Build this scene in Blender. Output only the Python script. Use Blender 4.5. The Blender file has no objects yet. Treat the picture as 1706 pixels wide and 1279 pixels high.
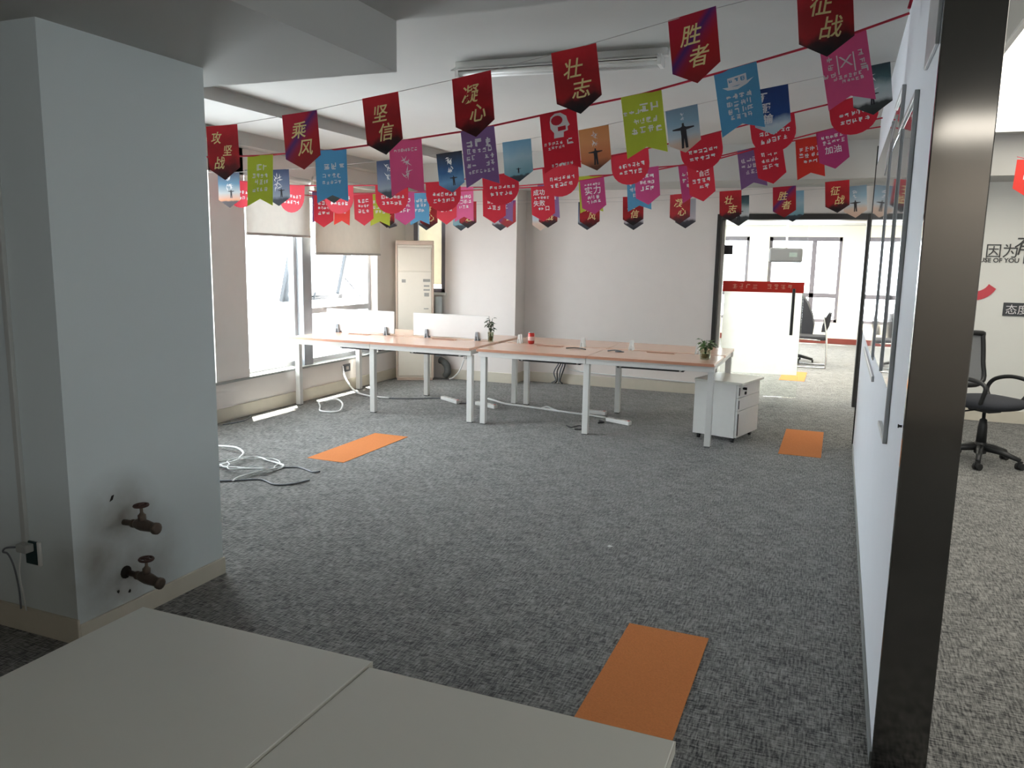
import bpy, bmesh, math, random
from mathutils import Vector, Matrix
S = bpy.context.scene
COL = S.collection

# ------------------------------------------------------------------ camera
YAW, PITCH, ROLL = 0.385761293, 0.157559596, 0.0180661524
F_PX = 1326.46
cam_d = bpy.data.cameras.new('camera')
cam = bpy.data.objects.new('camera', cam_d); COL.objects.link(cam)
cy, sy = math.cos(YAW), math.sin(YAW)
fwd = Vector((-sy*math.cos(PITCH), cy*math.cos(PITCH), -math.sin(PITCH)))
rgt = Vector((cy, sy, 0)); up = rgt.cross(fwd)
r2 = rgt*math.cos(ROLL) + up*math.sin(ROLL)
u2 = -rgt*math.sin(ROLL) + up*math.cos(ROLL)
m = Matrix((r2, u2, -fwd)).transposed().to_4x4()
m.translation = Vector((0, 0, 1.6))
cam.matrix_world = m
cam_d.sensor_fit = 'HORIZONTAL'; cam_d.sensor_width = 36.0
cam_d.lens = 36.0*F_PX/1706.0
cam_d.clip_start = 0.05; cam_d.clip_end = 200
S.camera = cam

# ------------------------------------------------------------------ world, sun, exposure
w = bpy.data.worlds.new('hazy_sky'); S.world = w; w.use_nodes = True
bg = w.node_tree.nodes['Background']
bg.inputs['Color'].default_value = (0.93, 0.97, 1.0, 1)
bg.inputs['Strength'].default_value = 8.0
sun_d = bpy.data.lights.new('sun', 'SUN'); sun = bpy.data.objects.new('sun', sun_d); COL.objects.link(sun)
sun_d.energy = 70.0; sun_d.angle = 0.012; sun_d.color = (1.0, 0.95, 0.86)
sun.rotation_euler = Vector((0.19, -0.20, -1.0)).to_track_quat('-Z', 'Y').to_euler()
S.view_settings.view_transform = 'Standard'
S.view_settings.look = 'None'
S.view_settings.exposure = 1.0
S.view_settings.gamma = 1.0
S.view_settings.use_curve_mapping = False
def portal(name, loc, rot, sx, sz):
    d = bpy.data.lights.new(name, 'AREA'); o = bpy.data.objects.new(name, d); COL.objects.link(o)
    d.shape = 'RECTANGLE'; d.size = sx; d.size_y = sz; d.cycles.is_portal = True
    o.location = loc; o.rotation_euler = rot
portal('portal_left', (-5.62, 6.5, 1.4), (0, -math.pi/2, 0), 2.2, 4.6)
portal('portal_far', (-1.2, 17.75, 1.5), (-math.pi/2, 0, 0), 5.0, 1.6)
portal('portal_rear', (3.2, -4.25, 1.6), (math.pi/2, 0, 0), 2.0, 1.5)
portal('portal_far_left', (-4.45, 13.4, 1.5), (0, -math.pi/2, 0), 2.0, 5.6)
portal('portal_corner', (-5.0, 9.95, 1.7), (-math.pi/2, 0, 0), 0.5, 1.2)

# ------------------------------------------------------------------ materials
def lin(c):
    return tuple((v/255/12.92 if v/255 <= .04045 else ((v/255+.055)/1.055)**2.4) for v in c)
MATS = {}
def nodes_of(name):
    mt = bpy.data.materials.new(name); mt.use_nodes = True
    nt = mt.node_tree
    return mt, nt, nt.nodes['Principled BSDF']
def mat(name, rgb, rough=.6, metal=0., noise=0., nscale=20., bump=0., spec=.5, coat=0.):
    """plain procedural material: rgb (sRGB 0-255) broken up by a little noise"""
    mt, nt, b = nodes_of(name)
    c = lin(rgb)
    tc = nt.nodes.new('ShaderNodeTexCoord')
    nz = nt.nodes.new('ShaderNodeTexNoise'); nz.inputs['Scale'].default_value = nscale
    nz.inputs['Detail'].default_value = 4
    nt.links.new(tc.outputs['Object'], nz.inputs['Vector'])
    mx = nt.nodes.new('ShaderNodeMix'); mx.data_type = 'RGBA'
    mx.inputs[6].default_value = tuple(max(0, v*(1-noise)) for v in c)+(1,)
    mx.inputs[7].default_value = tuple(min(1, v*(1+noise)) for v in c)+(1,)
    nt.links.new(nz.outputs['Fac'], mx.inputs[0])
    nt.links.new(mx.outputs[2], b.inputs['Base Color'])
    b.inputs['Roughness'].default_value = rough
    b.inputs['Metallic'].default_value = metal
    b.inputs['Specular IOR Level'].default_value = spec
    b.inputs['Coat Weight'].default_value = coat
    if bump:
        bp = nt.nodes.new('ShaderNodeBump'); bp.inputs['Strength'].default_value = bump
        bp.inputs['Distance'].default_value = .01
        nt.links.new(nz.outputs['Fac'], bp.inputs['Height']); nt.links.new(bp.outputs[0], b.inputs['Normal'])
    MATS[name] = mt
    return mt
def glass(name, tint=(1, 1, 1), refl=.06):
    """thin clear pane: transparent with a Fresnel reflection"""
    mt = bpy.data.materials.new(name); mt.use_nodes = True; nt = mt.node_tree
    nt.nodes.clear()
    out = nt.nodes.new('ShaderNodeOutputMaterial'); tr = nt.nodes.new('ShaderNodeBsdfTransparent')
    gl = nt.nodes.new('ShaderNodeBsdfGlossy'); gl.inputs['Roughness'].default_value = .02
    lw = nt.nodes.new('ShaderNodeLayerWeight'); lw.inputs['Blend'].default_value = .25
    mx = nt.nodes.new('ShaderNodeMixShader'); tr.inputs[0].default_value = tint+(1,)
    mul = nt.nodes.new('ShaderNodeMath'); mul.operation = 'MULTIPLY'; mul.inputs[1].default_value = .6
    nt.links.new(lw.outputs['Fresnel'], mul.inputs[0]); nt.links.new(mul.outputs[0], mx.inputs[0])
    nt.links.new(tr.outputs[0], mx.inputs[1]); nt.links.new(gl.outputs[0], mx.inputs[2])
    nt.links.new(mx.outputs[0], out.inputs[0])
    MATS[name] = mt; return mt
def sheet(name, rgb, trans=.35, rough=.6, clear=0.):
    """thin printed sheet / fabric: diffuse with some light coming through"""
    mt = bpy.data.materials.new(name); mt.use_nodes = True; nt = mt.node_tree
    b = nt.nodes['Principled BSDF']; out = nt.nodes['Material Output']
    c = lin(rgb)+(1,)
    tc = nt.nodes.new('ShaderNodeTexCoord'); nz = nt.nodes.new('ShaderNodeTexNoise')
    nz.inputs['Scale'].default_value = 12
    nt.links.new(tc.outputs['Object'], nz.inputs['Vector'])
    mx = nt.nodes.new('ShaderNodeMix'); mx.data_type = 'RGBA'
    mx.inputs[6].default_value = tuple(v*.93 for v in c[:3])+(1,); mx.inputs[7].default_value = tuple(min(1, v*1.07) for v in c[:3])+(1,)
    nt.links.new(nz.outputs['Fac'], mx.inputs[0])
    col = mx.outputs[2]
    finish_sheet(nt, col, trans, rough, clear)
    MATS[name] = mt; return mt
def finish_sheet(nt, col, trans, rough, clear=0.):
    b = nt.nodes['Principled BSDF']; out = nt.nodes['Material Output']
    b.inputs['Roughness'].default_value = rough
    tl = nt.nodes.new('ShaderNodeBsdfTranslucent'); ms = nt.nodes.new('ShaderNodeMixShader')
    ms.inputs[0].default_value = trans
    nt.links.new(col, b.inputs['Base Color']); nt.links.new(col, tl.inputs['Color'])
    nt.links.new(b.outputs[0], ms.inputs[1]); nt.links.new(tl.outputs[0], ms.inputs[2])
    last = ms.outputs[0]
    if clear:
        tp = nt.nodes.new('ShaderNodeBsdfTransparent'); m2 = nt.nodes.new('ShaderNodeMixShader')
        m2.inputs[0].default_value = clear
        nt.links.new(last, m2.inputs[1]); nt.links.new(tp.outputs[0], m2.inputs[2]); last = m2.outputs[0]
    nt.links.new(last, out.inputs[0])
def printed(name, stops, streak=None, warp=.25):
    """printed picture: colour bands along the flag's height with a warped edge, optional diagonal streak"""
    mt = bpy.data.materials.new(name); mt.use_nodes = True; nt = mt.node_tree
    tc = nt.nodes.new('ShaderNodeTexCoord'); sp = nt.nodes.new('ShaderNodeSeparateXYZ')
    nt.links.new(tc.outputs['Object'], sp.inputs[0])
    nz = nt.nodes.new('ShaderNodeTexNoise'); nz.inputs['Scale'].default_value = 9; nz.inputs['Detail'].default_value = 5
    nt.links.new(tc.outputs['Object'], nz.inputs['Vector'])
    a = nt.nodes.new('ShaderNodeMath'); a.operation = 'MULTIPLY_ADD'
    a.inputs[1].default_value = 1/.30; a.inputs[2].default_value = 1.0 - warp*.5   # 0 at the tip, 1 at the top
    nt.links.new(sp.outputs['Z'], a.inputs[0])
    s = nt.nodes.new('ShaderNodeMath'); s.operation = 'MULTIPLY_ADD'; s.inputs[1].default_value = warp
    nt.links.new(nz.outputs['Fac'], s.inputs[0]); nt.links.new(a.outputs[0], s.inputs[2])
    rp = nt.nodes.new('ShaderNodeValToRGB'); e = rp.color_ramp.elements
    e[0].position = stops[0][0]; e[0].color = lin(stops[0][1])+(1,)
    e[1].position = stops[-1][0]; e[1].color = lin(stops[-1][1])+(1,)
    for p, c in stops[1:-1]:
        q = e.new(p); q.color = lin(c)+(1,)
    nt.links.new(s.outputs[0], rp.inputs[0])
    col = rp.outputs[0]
    if streak:
        dn = nt.nodes.new('ShaderNodeMath'); dn.operation = 'MULTIPLY_ADD'; dn.inputs[1].default_value = 1.1
        nt.links.new(sp.outputs['X'], dn.inputs[0])
        ng = nt.nodes.new('ShaderNodeMath'); ng.operation = 'MULTIPLY'; ng.inputs[1].default_value = -1
        nt.links.new(sp.outputs['Z'], ng.inputs[0]); nt.links.new(ng.outputs[0], dn.inputs[2])
        r3 = nt.nodes.new('ShaderNodeValToRGB'); e3 = r3.color_ramp.elements
        e3[0].position = .06; e3[0].color = (0, 0, 0, 1); e3[1].position = .10; e3[1].color = (.85, .85, .85, 1)
        q = e3.new(.15); q.color = (.2, .2, .2, 1); q = e3.new(.2); q.color = (0, 0, 0, 1)
        nt.links.new(dn.outputs[0], r3.inputs[0])
        mx = nt.nodes.new('ShaderNodeMix'); mx.data_type = 'RGBA'
        mx.inputs[7].default_value = lin(streak)+(1,)
        nt.links.new(r3.outputs[0], mx.inputs[0]); nt.links.new(col, mx.inputs[6]); col = mx.outputs[2]
    finish_sheet(nt, col, .35, .55)
    MATS[name] = mt; return mt
def carpet(name, dark, light):
    mt, nt, b = nodes_of(name)
    tc = nt.nodes.new('ShaderNodeTexCoord')
    def streak(sx, sy, det=6):
        mp = nt.nodes.new('ShaderNodeMapping'); mp.inputs['Scale'].default_value = (sx, sy, 1)
        nz = nt.nodes.new('ShaderNodeTexNoise'); nz.inputs['Scale'].default_value = 1; nz.inputs['Detail'].default_value = det
        nz.inputs['Roughness'].default_value = .65
        nt.links.new(tc.outputs['Object'], mp.inputs[0]); nt.links.new(mp.outputs[0], nz.inputs['Vector'])
        return nz.outputs['Fac']
    a = streak(130, 17, 3); c = streak(19, 120, 3); g = streak(6, 6, 3)
    ad = nt.nodes.new('ShaderNodeMath'); ad.operation = 'ADD'
    nt.links.new(a, ad.inputs[0]); nt.links.new(c, ad.inputs[1])
    md = nt.nodes.new('ShaderNodeMath'); md.operation = 'MULTIPLY_ADD'; md.inputs[1].default_value = .3
    nt.links.new(g, md.inputs[0]); nt.links.new(ad.outputs[0], md.inputs[2])
    rp = nt.nodes.new('ShaderNodeValToRGB'); e = rp.color_ramp.elements
    mr = nt.nodes.new('ShaderNodeMapRange'); mr.inputs['From Min'].default_value = .97; mr.inputs['From Max'].default_value = 1.36
    nt.links.new(md.outputs[0], mr.inputs[0]); nt.links.new(mr.outputs[0], rp.inputs[0])
    e[0].position = 0; e[0].color = lin(dark)+(1,); e[1].position = 1; e[1].color = lin(light)+(1,)
    nt.links.new(rp.outputs[0], b.inputs['Base Color'])
    b.inputs['Roughness'].default_value = .95; b.inputs['Specular IOR Level'].default_value = .15
    b.inputs['Sheen Weight'].default_value = .25; b.inputs['Sheen Roughness'].default_value = .5
    bp = nt.nodes.new('ShaderNodeBump'); bp.inputs['Strength'].default_value = .5; bp.inputs['Distance'].default_value = .006
    nt.links.new(ad.outputs[0], bp.inputs['Height']); nt.links.new(bp.outputs[0], b.inputs['Normal'])
    MATS[name] = mt; return mt
def stained_wall(name, rgb, stain):
    """white paint with soft rusty-grey stains low down around pipe outlets (stains have a shape of their own)"""
    mt, nt, b = nodes_of(name)
    tc = nt.nodes.new('ShaderNodeTexCoord')
    nz = nt.nodes.new('ShaderNodeTexNoise'); nz.inputs['Scale'].default_value = 7; nz.inputs['Detail'].default_value = 6
    nt.links.new(tc.outputs['Object'], nz.inputs['Vector'])
    prev = None
    for (y, z, r) in ((2.40, .47, .24), (2.44, .20, .36), (2.30, .30, .22)):
        vs = nt.nodes.new('ShaderNodeVectorMath'); vs.operation = 'DISTANCE'
        vs.inputs[1].default_value = (-2.774, y, z); nt.links.new(tc.outputs['Object'], vs.inputs[0])
        mr = nt.nodes.new('ShaderNodeMapRange'); mr.inputs['From Min'].default_value = 0; mr.inputs['From Max'].default_value = r
        mr.inputs['To Min'].default_value = 1.15; mr.inputs['To Max'].default_value = 0
        nt.links.new(vs.outputs['Value'], mr.inputs[0])
        if prev is None: prev = mr.outputs[0]
        else:
            mxm = nt.nodes.new('ShaderNodeMath'); mxm.operation = 'MAXIMUM'
            nt.links.new(prev, mxm.inputs[0]); nt.links.new(mr.outputs[0], mxm.inputs[1]); prev = mxm.outputs[0]
    mul = nt.nodes.new('ShaderNodeMath'); mul.operation = 'MULTIPLY'
    nt.links.new(prev, mul.inputs[0]); nt.links.new(nz.outputs['Fac'], mul.inputs[1])
    mx = nt.nodes.new('ShaderNodeMix'); mx.data_type = 'RGBA'
    mx.inputs[6].default_value = lin(rgb)+(1,); mx.inputs[7].default_value = lin(stain)+(1,)
    nt.links.new(mul.outputs[0], mx.inputs[0]); nt.links.new(mx.outputs[2], b.inputs['Base Color'])
    b.inputs['Roughness'].default_value = .8
    MATS[name] = mt; return mt
def wood(name, a, c):
    mt, nt, b = nodes_of(name)
    tc = nt.nodes.new('ShaderNodeTexCoord'); mp = nt.nodes.new('ShaderNodeMapping')
    mp.inputs['Scale'].default_value = (2, 30, 30)
    nz = nt.nodes.new('ShaderNodeTexNoise'); nz.inputs['Scale'].default_value = 1.6; nz.inputs['Detail'].default_value = 5
    nt.links.new(tc.outputs['Object'], mp.inputs[0]); nt.links.new(mp.outputs[0], nz.inputs['Vector'])
    mx = nt.nodes.new('ShaderNodeMix'); mx.data_type = 'RGBA'
    mx.inputs[6].default_value = lin(a)+(1,); mx.inputs[7].default_value = lin(c)+(1,)
    nt.links.new(nz.outputs['Fac'], mx.inputs[0]); nt.links.new(mx.outputs[2], b.inputs['Base Color'])
    b.inputs['Roughness'].default_value = .22
    MATS[name] = mt; return mt
def emit(name, rgb, strength):
    mt, nt, b = nodes_of(name)
    b.inputs['Base Color'].default_value = lin(rgb)+(1,)
    b.inputs['Emission Color'].default_value = lin(rgb)+(1,); b.inputs['Emission Strength'].default_value = strength
    MATS[name] = mt; return mt

WALL = mat('wall_paint', (230, 223, 217), .85, noise=.03, nscale=6)
PWALL = mat('partition_paint', (222, 226, 232), .6, noise=.02, nscale=5)
RWALL = mat('right_wall_paint', (224, 224, 217), .8, noise=.02, nscale=5)
STAIN = stained_wall('stained_wall_paint', (212, 220, 220), (112, 98, 78))
CEIL = mat('ceiling_paint', (188, 188, 184), .9, noise=.03, nscale=3)
CREAM = mat('far_wall_paint', (240, 234, 220), .85, noise=.02, nscale=4)
BASE = mat('baseboard_cream', (208, 201, 184), .5, noise=.08, nscale=9)
REDBASE = mat('baseboard_redbrown', (120, 52, 44), .5, noise=.1)
CARPET = carpet('carpet_charcoal', (14, 15, 16), (148, 147, 142))
ORANGE = mat('carpet_orange', (214, 134, 80), .95, noise=.14, nscale=130, bump=.4, spec=.1)
WHITE_MET = mat('white_powder_coat', (226, 226, 222), .4, noise=.03)
WHITE_LAM = mat('white_laminate', (222, 222, 214), .28, noise=.03, nscale=3)
EDGE = mat('laminate_edge', (205, 203, 192), .45, noise=.05)
OAK = wood('oak_laminate', (244, 208, 186), (228, 186, 162))
OAKEDGE = mat('oak_edge_band', (196, 140, 112), .45, noise=.08)
PANEL = mat('divider_board', (236, 234, 230), .5, noise=.02)
ALU = mat('grey_aluminium', (150, 154, 158), .4, metal=.25, noise=.05)
SASHALU = mat('sash_dark_bronze', (64, 68, 72), .5, noise=.05)
PALEALU = mat('pale_window_frame', (188, 190, 192), .45, noise=.05)
DARKALU = mat('dark_window_frame', (120, 116, 124), .45, noise=.05)
BLACKFR = mat('black_door_frame', (46, 45, 43), .4, noise=.1)
BLACKPL = mat('black_plastic', (36, 37, 38), .45, noise=.1)
BLACKGLOSS = mat('black_mirror_metal', (112, 110, 107), .10, metal=1., noise=.02, spec=.5)
BLACKFAB = mat('black_fabric', (46, 48, 54), .9, noise=.15, nscale=80)
GREYBOX = mat('grey_plastic', (88, 88, 92), .5, noise=.05)
CHROME = mat('chrome', (200, 202, 205), .18, metal=1., noise=.02)
BRASS = mat('tarnished_brass', (104, 92, 82), .45, metal=.7, noise=.2, nscale=60)
RUST = mat('rusty_handwheel', (78, 56, 50), .6, metal=.4, noise=.25, nscale=60)
ACBODY = mat('ac_plastic', (232, 224, 208), .4, noise=.02)
ACTRIM = mat('ac_trim', (206, 184, 166), .45, noise=.04)
PIPEW = mat('pipe_white', (214, 226, 228), .45, noise=.03)
HOSE = mat('hose_grey', (92, 94, 92), .8, noise=.2, nscale=40, bump=.4)
CABW = mat('cable_white', (226, 228, 226), .45, noise=.03)
CABG = mat('cable_grey', (112, 116, 122), .5, noise=.1)
CABB = mat('cable_black', (34, 34, 36), .5, noise=.1)
REDCAN = mat('red_can', (196, 52, 44), .3, metal=.3, noise=.2, nscale=40)
LEAF = mat('leaf_green', (74, 104, 52), .5, noise=.3, nscale=40)
LEAFD = mat('leaf_dark', (62, 74, 52), .5, noise=.3, nscale=40)
SOIL = mat('brown_water', (120, 98, 64), .4, noise=.2)
VASEG = glass('vase_glass', (.86, .92, .84))
PANE = glass('window_glass', (.97, .99, 1.0))
DOORG = glass('door_glass', (.97, .99, .98))
FROST = sheet('frosted_film', (248, 250, 249), .7, .5, .10)
BLIND = sheet('roller_blind_fabric', (206, 196, 180), .045, .9, 0)
BLINDC = sheet('corner_blind_fabric', (236, 232, 218), .34, .9, 0)
BLINDT = sheet('roller_blind_thin', (216, 212, 202), .075, .9, 0)
REDFILM = sheet('red_door_film', (196, 62, 50), .4, .4)
FILMTXT = sheet('pale_film_lettering', (226, 178, 150), .4, .4)
MESHG = mat('chair_mesh', (120, 122, 124), .8, noise=.2, nscale=200)
ACRY = mat('acrylic_board', (214, 214, 216), .035, noise=.01, spec=.7, coat=.8)
ACRYE = mat('acrylic_edge', (176, 178, 178), .3, noise=.05)
WTEXT = mat('wall_letter_black', (58, 58, 56), .5, noise=.05)
WBOX = mat('wall_letter_plate', (50, 52, 54), .4, noise=.05)
WRED = mat('wall_red_acrylic', (196, 40, 52), .35, noise=.05)
PLASTW = mat('white_plastic', (228, 228, 224), .4, noise=.02)
SOCK = mat('dark_socket', (40, 62, 62), .4, noise=.1)
LED = emit('light_panel_diffuser', (255, 250, 238), 1.8)
REAR_FILL = emit('rear_fill_diffuser', (255, 250, 240), 4.5)
FAR_FILL = emit('far_fill_diffuser', (255, 244, 222), 8.0)
TUBE = mat('unlit_tube', (226, 226, 222), .35, noise=.02)
HOLE = mat('hole_dark', (40, 34, 30), .9, noise=.2)
PAPER = sheet('paper_scrap', (240, 240, 238), .2)
# flag prints
FRED = sheet('flag_red', (214, 40, 62)); FPINK = sheet('flag_pink', (222, 100, 152))
FLIME = sheet('flag_lime', (190, 200, 66)); FBLUE = sheet('flag_blue', (98, 168, 204))
FPURP = sheet('flag_purple', (144, 108, 160)); FORNG = sheet('flag_orangered', (224, 62, 50))
FMAG = sheet('flag_magenta', (196, 66, 128))
INKW = sheet('white_ink', (240, 238, 238), .3); INKG = sheet('gold_ink', (240, 222, 160), .3)
INKD = sheet('dark_ink', (36, 34, 40), .1); INKP = sheet('pale_pink_ink', (240, 200, 205), .3)
THREAD = sheet('pale_thread', (178, 172, 170), .1)
CORD = sheet('red_cord', (188, 34, 60), .1)
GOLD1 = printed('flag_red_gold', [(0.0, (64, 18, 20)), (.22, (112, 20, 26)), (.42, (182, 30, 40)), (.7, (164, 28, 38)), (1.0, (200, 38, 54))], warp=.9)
GOLD2 = printed('flag_red_gold_blue', [(0.0, (150, 36, 40)), (.4, (178, 32, 38)), (1.0, (190, 34, 62))], streak=(52, 48, 132), warp=.4)
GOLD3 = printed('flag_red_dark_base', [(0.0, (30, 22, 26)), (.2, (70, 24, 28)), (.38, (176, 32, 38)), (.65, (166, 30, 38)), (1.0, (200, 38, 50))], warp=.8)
PH = {
 'sunset': printed('photo_sunset', [(0, (70, 62, 66)), (.2, (84, 74, 76)), (.24, (222, 160, 120)), (.45, (190, 196, 196)), (.7, (96, 140, 168)), (1, (64, 70, 92))], warp=.12),
 'navy': printed('photo_navy', [(0, (60, 62, 72)), (.2, (70, 74, 86)), (.3, (158, 166, 178)), (.6, (120, 132, 160)), (1, (52, 66, 104))], warp=.2),
 'night': printed('photo_night', [(0, (70, 100, 130)), (.3, (104, 152, 190)), (.55, (48, 96, 146)), (1, (30, 30, 42))], warp=.3),
 'ice': printed('photo_ice', [(0, (52, 62, 70)), (.16, (70, 84, 92)), (.2, (132, 176, 188)), (.6, (176, 202, 212)), (1, (132, 182, 210))], warp=.3),
 'orange': printed('photo_orange', [(0, (92, 62, 52)), (.12, (120, 76, 56)), (.3, (208, 132, 88)), (.7, (226, 164, 110)), (1, (222, 160, 98))], warp=.15),
 'sky': printed('photo_sky', [(0, (204, 178, 160)), (.25, (214, 192, 176)), (.4, (196, 206, 212)), (.7, (150, 182, 200)), (1, (132, 156, 176))], warp=.2),
 'blue': printed('photo_blue', [(0, (180, 206, 216)), (.22, (206, 216, 222)), (.34, (150, 170, 196)), (.42, (46, 82, 148)), (1, (38, 66, 128))], warp=.3),
 'teal': printed('photo_teal', [(0, (54, 58, 58)), (.25, (70, 74, 74)), (.33, (206, 210, 210)), (.55, (190, 204, 204)), (.75, (84, 116, 122)), (1, (62, 78, 86))], warp=.3),
 'snow': printed('photo_snow', [(0, (58, 58, 66)), (.2, (84, 82, 90)), (.3, (206, 200, 206)), (.6, (192, 192, 198)), (1, (176, 182, 192))], warp=.35),
}

# ------------------------------------------------------------------ geometry helpers
def box(bm, x0, x1, y0, y1, z0, z1, bev=0., mtx=None):
    r = bmesh.ops.create_cube(bm, size=1)
    vs = r['verts']
    for v in vs:
        v.co = Vector(((x0+x1)/2+v.co.x*(x1-x0), (y0+y1)/2+v.co.y*(y1-y0), (z0+z1)/2+v.co.z*(z1-z0)))
    if bev:
        es = {e for v in vs for e in v.link_edges}
        r2_ = bmesh.ops.bevel(bm, geom=list(es), offset=bev, segments=2, affect='EDGES', profile=.5)
        vs = list({v for f in r2_['faces'] for v in f.verts} | {v for v in vs if v.is_valid})
    if mtx is not None:
        for v in vs: v.co = mtx @ v.co
    return vs
def prism(bm, pts, axis, a, b):
    """polygon pts (2D) extruded along axis from a to b. axis 'x': pts=(y,z); 'y': pts=(x,z); 'z': pts=(x,y)"""
    def P(p, t):
        if axis == 'x': return (t, p[0], p[1])
        if axis == 'y': return (p[0], t, p[1])
        return (p[0], p[1], t)
    v0 = [bm.verts.new(P(p, a)) for p in pts]; v1 = [bm.verts.new(P(p, b)) for p in pts]
    n = len(pts)
    bm.faces.new(v0); bm.faces.new(v1[::-1])
    for i in range(n):
        bm.faces.new((v0[i], v1[i], v1[(i+1) % n], v0[(i+1) % n]))
    return v0+v1
def tube(bm, pts, r, seg=8, caps=True):
    pts = [Vector(p) for p in pts]; rings = []
    rs = r if isinstance(r, (list, tuple)) else [r]*len(pts)
    prevn = None
    for i, p in enumerate(pts):
        t = (pts[min(i+1, len(pts)-1)]-pts[max(i-1, 0)]).normalized()
        if prevn is None:
            a = Vector((0, 0, 1)) if abs(t.z) < .9 else Vector((1, 0, 0))
            n = t.cross(a).normalized()
        else:
            n = (prevn-t*prevn.dot(t))
            n = n.normalized() if n.length > 1e-6 else t.orthogonal().normalized()
        prevn = n; b = t.cross(n)
        rings.append([bm.verts.new(p+(n*math.cos(2*math.pi*k/seg)+b*math.sin(2*math.pi*k/seg))*rs[i]) for k in range(seg)])
    for i in range(len(rings)-1):
        for k in range(seg):
            bm.faces.new((rings[i][k], rings[i][(k+1) % seg], rings[i+1][(k+1) % seg], rings[i+1][k]))
    if caps:
        bm.faces.new(rings[0][::-1]); bm.faces.new(rings[-1])
def smooth_path(pts, n=8):
    """Catmull-Rom through pts"""
    P = [Vector(p) for p in pts]; P = [P[0]*2-P[1]]+P+[P[-1]*2-P[-2]]; out = []
    for i in range(1, len(P)-2):
        for k in range(n):
            t = k/n; a, b, c, d = P[i-1], P[i], P[i+1], P[i+2]
            out.append(.5*((2*b)+(c-a)*t+(2*a-5*b+4*c-d)*t*t+(3*b-a-3*c+d)*t**3))
    out.append(P[-2]); return out
def lathe(bm, prof, c=(0, 0, 0), seg=20, axis='z'):
    rings = []
    for (r, z) in prof:
        ring = []
        for k in range(seg):
            a = 2*math.pi*k/seg
            if axis == 'z': p = (c[0]+r*math.cos(a), c[1]+r*math.sin(a), c[2]+z)
            elif axis == 'x': p = (c[0]+z, c[1]+r*math.cos(a), c[2]+r*math.sin(a))
            else: p = (c[0]+r*math.cos(a), c[1]+z, c[2]-r*math.sin(a))
            ring.append(bm.verts.new(p))
        rings.append(ring)
    for i in range(len(rings)-1):
        for k in range(seg):
            bm.faces.new((rings[i][k], rings[i][(k+1) % seg], rings[i+1][(k+1) % seg], rings[i+1][k]))
    bm.faces.new(rings[0][::-1]); bm.faces.new(rings[-1])
def torus(bm, c, R, r, axis='z', n=20, s=8):
    pts = []
    for i in range(n+1):
        a = 2*math.pi*i/n
        d = {'z': (math.cos(a), math.sin(a), 0), 'x': (0, math.cos(a), math.sin(a)), 'y': (math.cos(a), 0, math.sin(a))}[axis]
        pts.append(Vector(c)+Vector(d)*R)
    tube(bm, pts, r, s, caps=False)
def NB(): return bmesh.new()
def obj(name, bm, material, parent=None, smooth=False, loc=None):
    bmesh.ops.recalc_face_normals(bm, faces=bm.faces[:])
    me = bpy.data.meshes.new(name); bm.to_mesh(me); bm.free()
    if smooth:
        for p in me.polygons: p.use_smooth = True
    me.materials.append(material)
    o = bpy.data.objects.new(name, me); COL.objects.link(o)
    if parent: o.parent = parent
    if loc: o.location = loc
    return o
def tag(o, label, cat, group=None):
    o['label'] = label; o['category'] = cat
    if group: o['group'] = group
    return o
def thing(name, label, cat, loc=(0, 0, 0), rz=0., group=None):
    o = bpy.data.objects.new(name, None); COL.objects.link(o)
    o.location = loc; o.rotation_euler = (0, 0, rz); o.empty_display_size = .1
    return tag(o, label, cat, group)
def struct(name, bm, material, label, cat='wall', parent=None):
    o = obj(name, bm, material, parent)
    if not parent:
        o['kind'] = 'structure'; o['label'] = label; o['category'] = cat
    return o
def copy_tree(o, parent=None):
    c = o.copy(); COL.objects.link(c); c.parent = parent
    for ch in o.children: copy_tree(ch, c)
    return c

DG = None
def text_mesh(body, size, extrude=.0006, shear=0., bold=0., spacing=1., align='CENTER'):
    """flat lettering mesh in the XZ plane, facing -Y, centred on its bounds"""
    cu = bpy.data.curves.new('lettering', 'FONT'); cu.body = body; cu.size = size; cu.extrude = extrude
    cu.shear = shear; cu.offset = bold; cu.space_line = spacing; cu.align_x = align; cu.resolution_u = 3
    to = bpy.data.objects.new('lettering_tmp', cu); COL.objects.link(to)
    bpy.context.view_layer.update()
    me = bpy.data.meshes.new_from_object(to.evaluated_get(bpy.context.evaluated_depsgraph_get()))
    bpy.data.objects.remove(to); bpy.data.curves.remove(cu)
    xs = [v.co.x for v in me.vertices] or [0]; ys = [v.co.y for v in me.vertices] or [0]
    cx, cyy = (min(xs)+max(xs))/2, (min(ys)+max(ys))/2
    for v in me.vertices:
        x, y, z = v.co; v.co = (x-cx, -z, y-cyy)
    me.materials.clear()
    return me
def text_obj(body, size, material, parent, loc, name='lettering', **k):
    me = text_mesh(body, size, **k); me.materials.append(material)
    o = bpy.data.objects.new(name, me); COL.objects.link(o)
    if parent: o.parent = parent
    o.location = loc; return o

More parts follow.
